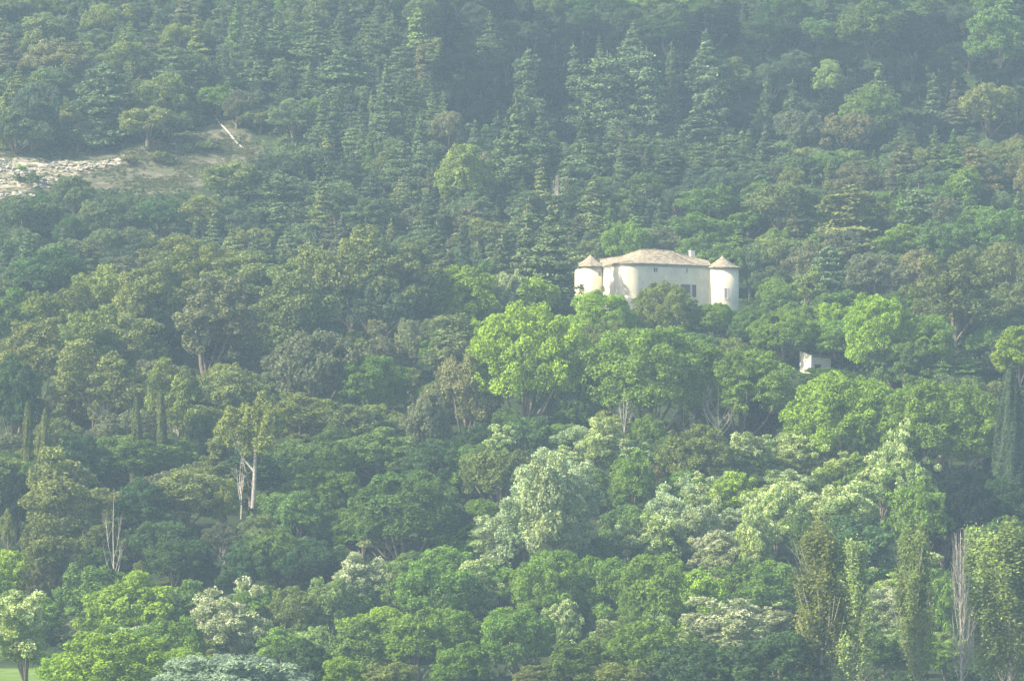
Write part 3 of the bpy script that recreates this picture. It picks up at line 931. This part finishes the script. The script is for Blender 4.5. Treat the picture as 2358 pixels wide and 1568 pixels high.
# ------------------------------------------------------------------ haze
hz = MB(); hz.box((0, 950, 125), (1010, 0, 0), (0, 1360, 0), (0, 0, 190))
m, t_, out = nodes('haze_air')
pv = N(t_, 'ShaderNodeVolumePrincipled', Density=HAZE_DENSITY, Anisotropy=.0); pv.inputs['Color'].default_value = (.57, .79, 1.0, 1)
t_.links.new(pv.outputs[0], out.inputs['Volume'])
h_o = hz.build('haze', m); tag(h_o, kind='stuff')
#@@REST
# ------------------------------------------------------------------ chateau
def plaster(name, base, stain, damp):
    m, t, out = nodes(name); tc = N(t, 'ShaderNodeTexCoord')
    n1 = N(t, 'ShaderNodeTexNoise', Scale=.45, Detail=7.0, Roughness=.65); t.links.new(tc.outputs['Object'], n1.inputs['Vector'])
    mp = t.nodes.new('ShaderNodeMapping'); mp.inputs['Scale'].default_value = (1.6, 1.6, .16); t.links.new(tc.outputs['Object'], mp.inputs['Vector'])
    n2 = N(t, 'ShaderNodeTexNoise', Scale=1.0, Detail=6.0, Roughness=.7); t.links.new(mp.outputs[0], n2.inputs['Vector'])
    a = ramp(t, n1.outputs[0], [(.38, stain), (.58, base)]); b = ramp(t, n2.outputs[0], [(.56, (0, 0, 0)), (.74, (1, 1, 1))])
    f = t.nodes.new('ShaderNodeMath'); f.operation = 'MULTIPLY'; f.inputs[1].default_value = .75; t.links.new(b.outputs[0], f.inputs[0])
    c = mixc(t, a.outputs[0], damp, f.outputs[0])
    p = N(t, 'ShaderNodeBsdfPrincipled', Roughness=.92); p.inputs['Specular IOR Level'].default_value = .15
    t.links.new(c, p.inputs['Base Color']); t.links.new(p.outputs[0], out.inputs[0]); return m
M['plaster'] = plaster('cream_plaster', (.66, .60, .44), (.56, .50, .36), (.40, .36, .27))
M['plaster_old'] = solid('stained_plaster', (.64, .58, .46), (.8, .75, .62), .7, .9, 8, .2)
M['cornice'] = solid('grey_cornice', (.3, .29, .27), (.44, .42, .38), 3, .9)
M['shutter'] = solid('brown_shutter_paint', (.1, .08, .075), (.16, .13, .12), 5, .7)
M['grey_shutter'] = solid('grey_shutter_paint', (.2, .2, .2), (.3, .29, .28), 5, .7)
M['frame'] = solid('white_stone_frame', (.6, .57, .52), (.8, .77, .72), 4, .8)
M['glass'] = solid('dark_window_glass', (.015, .018, .02), (.04, .045, .05), 2, .15)
def roof_mat(name, cs, scale=(1.2, 1.2, 4)):
    m, t, out = nodes(name)
    tc = N(t, 'ShaderNodeTexCoord'); mp = t.nodes.new('ShaderNodeMapping'); mp.inputs['Scale'].default_value = scale
    t.links.new(tc.outputs['Object'], mp.inputs['Vector'])
    n1 = N(t, 'ShaderNodeTexNoise', Scale=.9, Detail=8.0, Roughness=.7); n1.inputs['Distortion'].default_value = .5; t.links.new(mp.outputs[0], n1.inputs['Vector'])
    vo = t.nodes.new('ShaderNodeTexVoronoi'); vo.feature = 'DISTANCE_TO_EDGE'; vo.inputs['Scale'].default_value = .9; t.links.new(mp.outputs[0], vo.inputs['Vector'])
    r = ramp(t, n1.outputs[0], [(.3, cs[0]), (.45, cs[1]), (.57, cs[2]), (.7, cs[3])])
    edge = t.nodes.new('ShaderNodeMapRange'); edge.inputs[1].default_value = .0; edge.inputs[2].default_value = .09; edge.inputs[3].default_value = .55; edge.inputs[4].default_value = 1
    t.links.new(vo.outputs[0], edge.inputs[0])
    sc = t.nodes.new('ShaderNodeVectorMath'); sc.operation = 'SCALE'; t.links.new(r.outputs[0], sc.inputs[0]); t.links.new(edge.outputs[0], sc.inputs[3])
    p = N(t, 'ShaderNodeBsdfPrincipled', Roughness=.95); p.inputs['Specular IOR Level'].default_value = .1
    b = N(t, 'ShaderNodeBump', Strength=.7, Distance=.2); t.links.new(n1.outputs[0], b.inputs['Height']); t.links.new(b.outputs[0], p.inputs['Normal'])
    t.links.new(sc.outputs[0], p.inputs['Base Color']); t.links.new(p.outputs[0], out.inputs[0]); return m
M['roof'] = roof_mat('weathered_roof_tiles', [(.12, .11, .085), (.25, .215, .155), (.40, .325, .225), (.29, .28, .21)])

CX, CY = 31.3, 1000.0
def ux(u): return (u - 1153) * .01648
def vz(v, y):                                  # height of a point seen at row v when it stands at depth CY + y
    return ray(1513, (740 + v / 4.21) * .7369)[1] * (CY + y)
Z0 = vz(345, -3.6)                             # eave height
ZB = 51.0
ch = empty('chateau', (CX, CY, 0))
tag(ch, 'cream chateau with round towers and low tiled roofs above the trees', 'chateau')
al = math.radians(29)
arc = [(ux(806) + 3.6 * math.cos(q), 3.6 * math.sin(q)) for q in np.linspace(math.pi, 2 * math.pi - math.radians(61), 22)]
A_ = arc[-1]
fd = Vector((math.cos(al), math.sin(al)))
def fac(u): s_ = (ux(u) - A_[0]) / fd.x; return A_[0] + fd.x * s_, A_[1] + fd.y * s_
Fp = fac(1842); Lp = (ux(425), 8.2)
plan = [Lp, (ux(560), 1.0)] + arc + [Fp, (5.5, 17.5), (-8.0, 15.5)]
w = MB(); w.prism(plan, ZB, Z0 - .25); w.build('wall', M['plaster'], ch)
def offset(poly, d):
    n = len(poly); o = []
    for i in range(n):
        p0, p1, p2 = Vector(poly[i - 1]), Vector(poly[i]), Vector(poly[(i + 1) % n])
        a_ = (p1 - p0).normalized(); b_ = (p2 - p1).normalized()
        n_ = Vector((a_.y + b_.y, -a_.x - b_.x)); n_.normalize(); o.append(tuple(p1 + n_ * d))
    return o
c1 = MB(); c1.prism(offset(plan, .16), Z0 - .62, Z0 - .34); c1.prism(offset(plan, .34), Z0 - .338, Z0 - .02)
c1.build('cornice', M['cornice'], ch)
# main roof: eave ring, concave middle ring, spine
eave = offset(plan, .52)
spine = [(ux(412), 11.5, vz(300, 11.5)), (ux(520), 11, vz(287, 11)), (ux(680), 9.0, vz(268, 9)), (ux(830), 7.0, vz(215, 7)), (ux(955), 6.2, vz(172, 6.2)), (ux(1150), 7.2, vz(172, 7.2)),
         (ux(1350), 8.4, vz(190, 8.4)), (ux(1480), 9.6, vz(224, 9.6)), (ux(1600), 10.2, vz(262, 10.2)), (ux(1730), 10.0, vz(298, 10)), (ux(1850), 9.0, vz(326, 9))]
def on_spine(t):
    f = t * (len(spine) - 1); k = min(int(f), len(spine) - 2); f -= k
    return Vector(spine[k]).lerp(Vector(spine[k + 1]), f)
nf = len(plan) - 2                                   # vertices along the seen side: L .. F
front = eave[:nf]
# spread the front eave finely
fe = [Vector((*front[0], Z0))]
for a0, b0 in zip(front[:-1], front[1:]):
    L_ = (Vector(b0) - Vector(a0)).length; k = max(1, int(L_ / .8))
    for i in range(1, k + 1):
        q = Vector(a0).lerp(Vector(b0), i / k); fe.append(Vector((q.x, q.y, Z0)))
X0, X1 = fe[0].x, fe[-1].x
sx = [p[0] for p in spine]
def spine_at_x(x):
    if x <= sx[0]: return Vector(spine[0])
    for a0, b0 in zip(spine[:-1], spine[1:]):
        if x <= b0[0]: return Vector(a0).lerp(Vector(b0), (x - a0[0]) / (b0[0] - a0[0]))
    return Vector(spine[-1])
rows = 9; V = []; Fs = []
rr = random.Random(5)
for i, p in enumerate(fe):
    t = (p.x - X0) / (X1 - X0)
    s_ = spine_at_x(spine[0][0] + (spine[-1][0] - spine[0][0]) * t)
    for j in range(rows):
        f = j / (rows - 1); q = p.lerp(s_, f); dh = s_.z - p.z
        q.z = p.z + dh * (f - .14 * math.sin(math.pi * f)) + (rr.uniform(-.05, .05) if 0 < j else rr.uniform(-.03, .03))
        V.append(q)
for i in range(len(fe) - 1):
    for j in range(rows - 1):
        Fs.append((i * rows + j, (i + 1) * rows + j, (i + 1) * rows + j + 1, i * rows + j + 1))
# rear slope down to the rear eave
be = [Vector((*eave[-1], Z0)), Vector((*eave[-2], Z0))]
nb = len(V)
for i in range(len(fe)):
    t = i / (len(fe) - 1); V.append(be[0].lerp(be[1], (fe[i].x - X0) / (X1 - X0)))
for i in range(len(fe) - 1):
    Fs.append((i * rows + rows - 1, (i + 1) * rows + rows - 1, nb + i + 1, nb + i))
n_ = len(V); V.append(Vector((*eave[0], Z0))); Fs.append((0, rows - 1, nb, ))
Fs.append(((len(fe) - 1) * rows, nb + len(fe) - 1, (len(fe) - 1) * rows + rows - 1))
# eave thickness
nt_ = len(V)
for p in fe: V.append(p - Vector((0, 0, .16)))
for i in range(len(fe) - 1): Fs.append((i * rows, nt_ + i, nt_ + i + 1, (i + 1) * rows))
roof_me = mesh_from('roof', V, Fs, M['roof']); roof = link('roof', roof_me, ch)
# ridge and hip tiles
rt = MB(); rt.tube([Vector(p) + Vector((0, 0, .03)) for p in spine], [.13] * len(spine), 6)
hipend = min(fe, key=lambda p: (p.x - ux(1745)) ** 2)
rt.tube([Vector(spine[6]), Vector(spine[6]).lerp(hipend, .5) - Vector((0, 0, .22)), hipend], [.12, .12, .1], 6)
rt.build('ridge_tile', M['roof'], roof)
# chimney
cyc = 11.0; zc = vz(190, cyc); cm_ = MB(); cx_ = ux(1630)
cm_.box((cx_, cyc, zc - 1.0), fd.to_3d() * .52, Vector((-fd.y, fd.x, 0)) * .42, (0, 0, 1.0))
cm_.box((cx_, cyc, zc + .06), fd.to_3d() * .6, Vector((-fd.y, fd.x, 0)) * .5, (0, 0, .06))
co_ = cm_.build('chimney', M['plaster_old'], roof)
fl = MB(); fl.box((cx_ - .12, cyc - .5, zc - .22), fd.to_3d() * .2, Vector((-fd.y, fd.x, 0)) * .04, (0, 0, .14)); fl.build('flue_opening', M['glass'], ch)

def tower(uc, yc, r_, ztop, vpeak, ne, name_flat=None, batter=.1, rot=0, over=.55, zlow=ZB, concave=.1):
    cx = ux(uc); mb = MB(); k = 48
    ring = lambda rad, z: [(cx + rad * math.cos(2 * math.pi * i / k), yc + rad * math.sin(2 * math.pi * i / k), z) for i in range(k)]
    V = ring(r_ + batter * 1.4, zlow) + ring(r_ + batter * .35, zlow + (ztop - zlow) * .55) + ring(r_, ztop - .25)
    F = [(j * k + i, j * k + (i + 1) % k, (j + 1) * k + (i + 1) % k, (j + 1) * k + i) for j in range(2) for i in range(k)] + [tuple(range(2 * k, 3 * k))]
    me = mesh_from('tower', V, F, M['plaster'], True); o = link('tower', me, ch)
    c_ = MB(); c_.prism([(cx + (r_ + .14) * math.cos(2 * math.pi * i / k), yc + (r_ + .14) * math.sin(2 * math.pi * i / k)) for i in range(k)], ztop - .5, ztop - .2)
    c_.prism([(cx + (r_ + .3) * math.cos(2 * math.pi * i / k), yc + (r_ + .3) * math.sin(2 * math.pi * i / k)) for i in range(k)], ztop - .198, ztop - .01)
    c_.build('cornice', M['cornice'], o)
    V = []; F = []; R0 = r_ + over; zp = vz(vpeak, yc); m_ = 7
    for j in range(m_):
        f = j / m_; rad = R0 * (1 - f)
        for i in range(ne):
            q = rot + 2 * math.pi * i / ne
            V.append((cx + rad * math.cos(q), yc + rad * math.sin(q), ztop + (zp - ztop) * (f - concave * math.sin(math.pi * f)) + (rr.uniform(-.04, .04) if j else 0)))
    V.append((cx, yc, zp))
    for j in range(m_ - 1):
        for i in range(ne): F.append((j * ne + i, j * ne + (i + 1) % ne, (j + 1) * ne + (i + 1) % ne, (j + 1) * ne + i))
    for i in range(ne): F.append(((m_ - 1) * ne + i, (m_ - 1) * ne + (i + 1) % ne, m_ * ne))
    b_ = len(V)
    for i in range(ne):
        q = rot + 2 * math.pi * i / ne; V.append((cx + R0 * math.cos(q), yc + R0 * math.sin(q), ztop - .14))
    for i in range(ne): F.append((b_ + i, b_ + (i + 1) % ne, (i + 1) % ne, i))
    F.append(tuple(range(b_ + ne - 1, b_ - 1, -1)))
    link('tower_roof', mesh_from('tower_roof', V, F, M['roof']), o)
    return o, cx
tl, tlx = tower(290, 9.2, 3.42, Z0, 238, 8, rot=0, batter=.16, over=.72)
tr, trx = tower(2020, 7.3, 3.55, Z0 - .38, 251, 12, rot=0, batter=.07, concave=.12, over=.66)

def opening(name, c, u, n, w2, h2, parent, pane='glass', frame='frame', fw=.09, mull=False, depth=.04):
    """pane set within a stone frame that stands proud of the wall"""
    c, u, n = Vector(c), Vector(u).normalized(), Vector(n).normalized(); z = Vector((0, 0, 1))
    f = MB()
    f.box(c + u * (w2 + fw / 2), u * (fw / 2), n * (depth + .03), z * (h2 + fw)); f.box(c - u * (w2 + fw / 2), u * (fw / 2), n * (depth + .03), z * (h2 + fw))
    f.box(c + z * (h2 + fw / 2), u * w2, n * (depth + .027), z * (fw / 2)); f.box(c - z * (h2 + fw / 2), u * (w2 + .0), n * (depth + .05), z * (fw / 2))
    if mull: f.box(c + u * w2 * .15, u * .05, n * (depth + .02), z * h2)
    o = f.build(name, M[frame], parent)
    p = MB(); p.box(c, u * w2, n * depth, z * h2); p.build('pane' if pane == 'glass' else 'shutter_panel', M[pane], o)
    return o
u3 = fd.to_3d(); n3 = Vector((fd.y, -fd.x, 0))
def fpt(u, v): x, y = fac(u); return (x, y, vz(v, y))
opening('window', fpt(1124, 436), u3, n3, .46, .42, ch, mull=True, fw=.07)
sh = MB(); c_ = Vector(fpt(1144, 436)) + n3 * .09; sh.box(c_, u3 * .13, n3 * .025, (0, 0, .42)); sh.build('shutter', M['grey_shutter'], ch)
opening('window', fpt(1543, 446), u3, n3, .13, .5, ch, fw=.05)
opening('window', fpt(1104, 634), u3, n3, .95, .36, ch, mull=True, fw=.08)
g_ = MB()
for i in range(7): g_.box(Vector(fpt(1066 + i * 13, 634)) + n3 * .1, u3 * .02, n3 * .02, (0, 0, .36))
g_.build('window_grille', M['shutter'], ch)
def shutter(u0, u1, v0, v1):
    c_ = Vector(fpt((u0 + u1) / 2, (v0 + v1) / 2)) + n3 * .05; hw = abs(ux(u1) - ux(u0)) / 2 / fd.x; hh = abs(vz(v0, c_.y) - vz(v1, c_.y)) / 2
    q = MB(); q.box(c_, u3 * hw, n3 * .04, (0, 0, hh))
    for j in range(3): q.box(c_ + u3 * hw * (-.66 + .66 * j) + n3 * .045, u3 * .02, n3 * .012, (0, 0, hh * .97))
    q.build('shutter', M['shutter'], ch)
shutter(1463, 1586, 628, 792); shutter(1614, 1665, 632, 792)
# small openings on the rounded corner and the lit left wing
def arcpt(u, v, yoff=0):
    x = ux(u); dx = x - ux(806); y = -math.sqrt(max(0, 3.6 ** 2 - dx * dx)); n_ = Vector((dx, y, 0)).normalized(); return Vector((x, y, vz(v, y))), n_
for (u, v, w2, h2) in ((955, 592, .14, .1), (950, 652, .07, .13)):
    p_, n_ = arcpt(min(u, 900), v); p_.x = min(p_.x, A_[0])
    if u > 912: p_ = Vector(fpt(u, v)); n_ = n3
    opening('vent', p_, n_.cross(Vector((0, 0, 1))), n_, w2, h2, ch, fw=.03, depth=.02)
def wing(u, v):
    t = (ux(u) - Lp[0]) / (ux(560) - Lp[0]); y = Lp[1] + (1.0 - Lp[1]) * t; return (ux(u), y, vz(v, y))
wd = Vector((ux(560) - Lp[0], 1.0 - Lp[1], 0)).normalized(); wn = Vector((wd.y, -wd.x, 0)) * 1
opening('window', wing(545, 440), wd, wn, .55, .55, ch, fw=.07, pane='grey_shutter')
# windows of the towers
def tpt(uc, yc, r_, u, v):
    x = ux(u); dx = x - ux(uc); dx = max(-r_ * .97, min(r_ * .97, dx)); y = -math.sqrt(r_ * r_ - dx * dx); n_ = Vector((dx, y, 0)).normalized()
    return Vector((ux(uc) + dx, yc + y, vz(v, yc + y))), n_
p_, n_ = tpt(2020, 7.3, 3.61, 2060, 745); opening('window', p_, n_.cross(Vector((0, 0, 1))), n_, .36, 1.12, tr, pane='grey_shutter', fw=.12)
p_, n_ = tpt(290, 9.2, 3.4, 404, 484); opening('window', p_, n_.cross(Vector((0, 0, 1))), n_, .36, .5, tl, pane='grey_shutter', fw=.06)
p_, n_ = tpt(290, 9.2, 3.4, 150, 680); opening('window', p_, n_.cross(Vector((0, 0, 1))), n_, .22, .55, tl, fw=.05)
dn = MB(); q0 = Vector(fpt(1780, 385)) + n3 * .12; dn.tube([q0, q0 - Vector((0, 0, .5)) - n3 * .05, (q0.x, q0.y, ZB)], [.06, .05, .05], 6); dn.build('drainpipe', M['plaster_old'], ch)
# creepers on the lit walls
def creeper(name, c, u, n, w_, h_, label):
    r = np.random.default_rng(int(c[0] * 100) % 999); c = np.array(c); u = np.array(u); n = np.array(n)
    k = 160; a_ = r.normal(0, .45, k); b_ = r.uniform(0, 1, k) ** 1.3; P = c + u * (a_ * w_ * (1 - .5 * b_))[:, None] + n * r.uniform(.08, .22, k)[:, None]; P[:, 2] += (b_ - .4) * h_
    o = link(name, leaves(name, P, np.tile(n, (k, 1)), .13, M['leaf'], r), None, COLS['moss'][0]); o.location = (CX, CY, 0); tag(o, label, 'climbing plant', 'creepers on the chateau walls'); return o
p_, n_ = tpt(290, 9.2, 3.4, 165, 690); creeper('wall_creeper', p_, n_.cross(Vector((0, 0, 1))), n_, 1.1, 1.9, 'sparse green creeper at the foot of the left round tower')
p_ = wing(460, 690); creeper('wall_creeper', p_, wd, wn, 1.6, 1.2, 'sparse green creeper on the wall right of the left tower')

# ------------------------------------------------------------------ hut
M['hutwall'] = solid('pale_rendered_hut_wall', (.52, .46, .32), (.74, .69, .54), .9, .9, 8, .2)
M['stone'] = solid('rough_grey_stone', (.36, .34, .29), (.66, .62, .55), 3.5, .95, 8, .6)
M['hutroof'] = roof_mat('old_hut_tiles', [(.07, .06, .06), (.12, .1, .1), (.2, .17, .16), (.5, .43, .38)], (2, 2, 5))
hc = None
for yy in np.arange(940, 1000, .5):
    if float(ground(ray(1870, 868)[0] * yy, yy)) >= ray(1870, 868)[1] * yy: hc = yy; break
hy_ = hc or 970.0
sU = .7369 / 11.2 * K * hy_                     # metres per zoom unit at the hut
def hp(u, v, dy):
    X = (2450 + u / 11.2) * .7369; Y = (1060 + v / 11.2) * .7369; r_ = ray(X, Y); y = hy_ + dy; return Vector((r_[0] * y, y, r_[1] * y))
print('HUT', hy_, hp(800, 1250, 1))
hut = empty('stone_hut', hp(800, 1250, 1)); tag(hut, 'small lean-to hut with one sunlit pale wall, among bright trees', 'hut')
def loc(p): return Vector(p) - hut.location
zb = hp(800, 1300, 0).z
near_t = hp(945, 602, 0); back_t = hp(548, 448, 3.4); far_t = hp(1640, 648, 2.6); rear = near_t + (back_t - near_t) + (far_t - near_t); rear.z = back_t.z - .1
def wallq(a, b, t_, zb_, name, mat, parent):
    n = Vector((b.y - a.y, -(b.x - a.x), 0)).normalized() * t_
    q = MB(); P = [Vector((a.x, a.y, zb_)), Vector((b.x, b.y, zb_)), b, a]
    q.add([loc(p) for p in P] + [loc(p - n) for p in P], [(0, 1, 2, 3), (7, 6, 5, 4), (0, 4, 5, 1), (1, 5, 6, 2), (2, 6, 7, 3), (3, 7, 4, 0)])
    return q.build(name, mat, parent)
wallq(back_t, near_t, .35, zb, 'side_wall', M['hutwall'], hut)
n_f = Vector((near_t.x - far_t.x, near_t.y - far_t.y, 0)).normalized()
wallq(near_t - n_f * .003, far_t, .35, zb, 'front_wall', M['stone'], hut)
wallq(far_t, Vector((rear.x, rear.y, far_t.z)), .35, zb, 'end_wall', M['stone'], hut)
wallq(Vector((rear.x, rear.y, back_t.z - .15)), Vector((back_t.x, back_t.y, back_t.z - .05)), .35, zb, 'rear_wall', M['stone'], hut)
rf = MB(); ov = .12
a0, b0, c0, d0 = near_t + Vector((-.0, -.12, .06)), far_t + Vector((.25, -.05, .06)), Vector((rear.x + .2, rear.y, back_t.z + .02)), back_t + Vector((.55, .1, -.05))
gv = []; gf = []; nn = 8
for i in range(nn + 1):
    for j in range(nn + 1):
        p = a0.lerp(b0, i / nn).lerp(d0.lerp(c0, i / nn), j / nn); p.z += rr.uniform(-.05, .05) - .2 * math.sin(math.pi * i / nn) * math.sin(math.pi * j / nn); gv.append(loc(p))
for i in range(nn):
    for j in range(nn): gf.append((i * (nn + 1) + j, (i + 1) * (nn + 1) + j, (i + 1) * (nn + 1) + j + 1, i * (nn + 1) + j + 1))
b_ = len(gv); gv += [p - Vector((0, 0, .14)) for p in gv[:b_]]
gf += [tuple(b_ + q for q in f[::-1]) for f in list(gf)]
for i in range(nn):
    p, q = i * (nn + 1), (i + 1) * (nn + 1); gf.append((p, b_ + p, b_ + q, q)); p, q = p + nn, q + nn; gf.append((q, b_ + q, b_ + p, p))
    gf.append((i + 1, b_ + i + 1, b_ + i, i)); o_ = nn * (nn + 1); gf.append((o_ + i, b_ + o_ + i, b_ + o_ + i + 1, o_ + i + 1))
link('roof', mesh_from('roof', gv, gf, M['hutroof']), hut)
cp = MB(); 
t0, t1 = back_t.copy(), near_t.copy(); d_ = (t1 - t0)
cp.box(loc((t0 + t1) / 2 + Vector((.16, .05, .06))), d_ / 2, Vector((-d_.y, d_.x, 0)).normalized() * .2, (0, 0, .08)); cp.build('coping', M['hutwall'], hut)
md = (far_t - near_t).normalized(); dc = near_t.lerp(far_t, .32); nn3 = Vector((md.y, -md.x, 0)).normalized()
dd = MB(); zc_ = hp(1150, 850, 1).z; dd.box(loc(Vector((dc.x, dc.y, zc_ - .95)) + nn3 * .02), md * .75, nn3 * .03, (0, 0, .65)); dd.build('doorway', M['glass'], hut)
ln_ = MB(); ln_.box(loc(Vector((dc.x, dc.y, zc_ - .22)) + nn3 * .05), md * .9, nn3 * .05, (0, 0, .09)); ln_.build('lintel', M['bark'], hut)

# ------------------------------------------------------------------ footpath, rubble, scrub, undergrowth
pp = [(507, 268), (499, 280), (512, 294), (527, 310), (541, 326), (556, 342), (568, 349)]
hits = [ground_hit(X, Y, 1040, 1200) for X, Y in pp]
fine = []
for a0, b0 in zip(hits[:-1], hits[1:]):
    for i in range(8): fine.append(a0.lerp(b0, i / 8))
V = []; F = []
for i, p in enumerate(fine):
    t_d = (fine[min(i + 1, len(fine) - 1)] - fine[max(0, i - 1)]); n_ = Vector((t_d.y, -t_d.x, 0)).normalized() if t_d.length else Vector((1, 0, 0))
    wd_ = .2 + .14 * math.sin(i * 1.7) ** 2
    for s_ in (-1, -.5, 0, .5, 1):
        q = p + n_ * wd_ * s_; V.append((q.x, q.y, float(ground(q.x, q.y)) + .22 + .08 * (1 - s_ * s_) + .05 * math.sin(i * 2.3 + s_ * 5)))
for i in range(len(fine) - 1):
    for j in range(4): F.append((i * 5 + j, i * 5 + j + 1, (i + 1) * 5 + j + 1, (i + 1) * 5 + j))
M['pathdirt'] = solid('bare_pale_path', (.3, .27, .22), (.5, .45, .38), 1.5, .95, 8)
tag(link('path', mesh_from('path', V, F, M['pathdirt'])), kind='structure')

def rocks(name, pts, smin, smax, mat, r, flat=.45):
    mb_v = []; mb_f = []; b_ = 0
    base = np.array([(0, 0, 1), (.85, 0, .45), (.3, .8, .5), (-.7, .5, .4), (-.7, -.5, .5), (.3, -.8, .4), (1, .3, -.5), (-.2, 1, -.5), (-1, 0, -.5), (0, -1, -.5)])
    fc = [(0, 1, 2), (0, 2, 3), (0, 3, 4), (0, 4, 5), (0, 5, 1), (1, 6, 2), (2, 7, 3), (3, 8, 4), (4, 9, 5), (5, 9, 1), (1, 9, 6), (2, 6, 7), (3, 7, 8), (4, 8, 9)]
    for p in pts:
        s_ = r.uniform(smin, smax) * r.uniform(.6, 1.3); q = r.uniform(0, 6.28); v = base * (1 + r.normal(0, .2, base.shape)) * np.array([s_ * r.uniform(1, 2.1), s_, s_ * flat])
        v = np.stack([v[:, 0] * math.cos(q) * .9 - v[:, 1] * math.sin(q), v[:, 0] * math.sin(q) + v[:, 1] * math.cos(q), v[:, 2]], -1) + np.array(p)
        mb_v.append(v); mb_f += [tuple(i + b_ for i in f) for f in fc]; b_ += len(base)
    return link(name, mesh_from(name, np.concatenate(mb_v), mb_f, mat))
r9 = np.random.default_rng(9)
def surf_z(x, y):
    i = np.clip(np.searchsorted(xs, x) - 1, 0, n_x - 2); j = np.clip(np.searchsorted(ys, y) - 1, 0, n_y - 2)
    fx_ = (x - xs[i]) / (xs[i + 1] - xs[i]); fy_ = (y - ys[j]) / (ys[j + 1] - ys[j])
    return (GZ[j, i] * (1 - fx_) + GZ[j, i + 1] * fx_) * (1 - fy_) + (GZ[j + 1, i] * (1 - fx_) + GZ[j + 1, i + 1] * fx_) * fy_
M['limestone'] = solid('pale_limestone', (.2, .18, .13), (.46, .42, .34), .8, .95, 8, .4)
P = []
while len(P) < 900:
    x = r9.uniform(-128, -78); y = r9.uniform(1080, 1165)
    X, Y = proj(x, y, float(surf_z(x, y)))
    if inpoly(X, Y, ROCK) and math.sin(x * .3 + y * .25) + math.sin(y * .5 - x * .15) + r9.normal(0, .6) > .1: P.append((x, y, float(surf_z(x, y))))
tag(rocks('limestone_rubble', P, .25, .8, M['limestone'], r9), 'pale limestone rubble strewn over the left end of the bare clearing', 'rubble', kind='stuff')
P = [(h.x + r9.normal(0, .7), h.y + r9.normal(0, .7)) for h in fine for _ in range(3)]
# scrub on the clearing
Pl = []; Nl = []
k = 0
while k < 3200:
    x = r9.uniform(-128, -45); y = r9.uniform(1070, 1175); z = float(surf_z(x, y)); X, Y = proj(x, y, z)
    if not inpoly(X, Y, CLEAR): continue
    if inpoly(X, Y, ROCK) and r9.uniform() < .75: continue
    if math.sin(x * .21 + 1) * math.sin(y * .33) + r9.normal(0, .5) < 0: continue
    k += 1; rad = r9.uniform(.25, .8); n = int(14 * rad / .4); d = rdir(n, r9, 0)
    Pl.append(np.array([x, y, z]) + d * np.array([rad, rad, rad * .6]) * r9.uniform(.6, 1, n)[:, None]); Nl.append(d)
o_ = link('low_scrub', leaves('low_scrub', np.concatenate(Pl), np.concatenate(Nl), .16, M['leaf'], r9, .7), None, (.1, .115, .055))
tag(o_, 'low dry scrub dotted over the bare clearing', 'scrub', kind='stuff')
# a few single shrubs on the clearing
for i, (X, Y, w_, c, lab) in enumerate([(50, 398, 26, 'lime', 'small bright yellow-green shrub on the pale limestone'), (62, 432, 60, 'blue', 'flat blue-green shrub low on the pale limestone'),
        (430, 352, 36, 'blue', 'small blue-green shrub in the middle of the bare clearing'), (478, 350, 44, 'moss', 'flat mossy shrub at the right of the bare clearing'),
        (302, 384, 44, 'grey', 'grey shrub right of the limestone rubble'), (222, 350, 34, 'grey', 'grey shrub at the upper edge of the bare clearing'), (372, 378, 50, 'olive', 'olive shrub low in the bare clearing')]):
    h = ground_hit(X, Y, 1040, 1200)
    TT = dict(k='S', x=h.x, y=h.y, w=w_ * K * h.y, H=w_ * K * h.y * .62, c=c, lab=lab, X=X)
    plant(TT, i)
# fine undergrowth hiding the forest floor
C = []
while len(C) < 9000:
    y = math.sqrt(r9.uniform(745 ** 2, 1350 ** 2)); x = r9.uniform(-.13, .13) * y
    z = float(ground(x, y)); X, Y = proj(x, y, z)
    if (inpoly(X, Y, CLEAR) or inpoly(X, Y, ROCK)) and 1040 < y < 1185: continue
    if X < 100 and y < 772: continue
    if abs(x - 31) < 20 and 992 < y < 1030: continue
    if math.hypot(x - hut.location.x, y - hut.location.y) < 4: continue
    C.append((x, y, z))
C = np.array(C); rad = r9.uniform(.8, 2.3, len(C)); nl = 17
idx_ = np.repeat(np.arange(len(C)), nl); d = rdir(len(idx_), r9, .05)
P = C[idx_] + d * (rad[idx_] * r9.uniform(.75, 1.05, len(idx_)))[:, None] * np.array([1, 1, 1.1])
o_ = link('undergrowth', leaves('undergrowth', P, d + np.array([0, 0, .3]), .42, M['leaf'], r9, .6), None, (.05, .085, .032))
tag(o_, 'dense leafy undergrowth between the trees', 'undergrowth', kind='stuff')
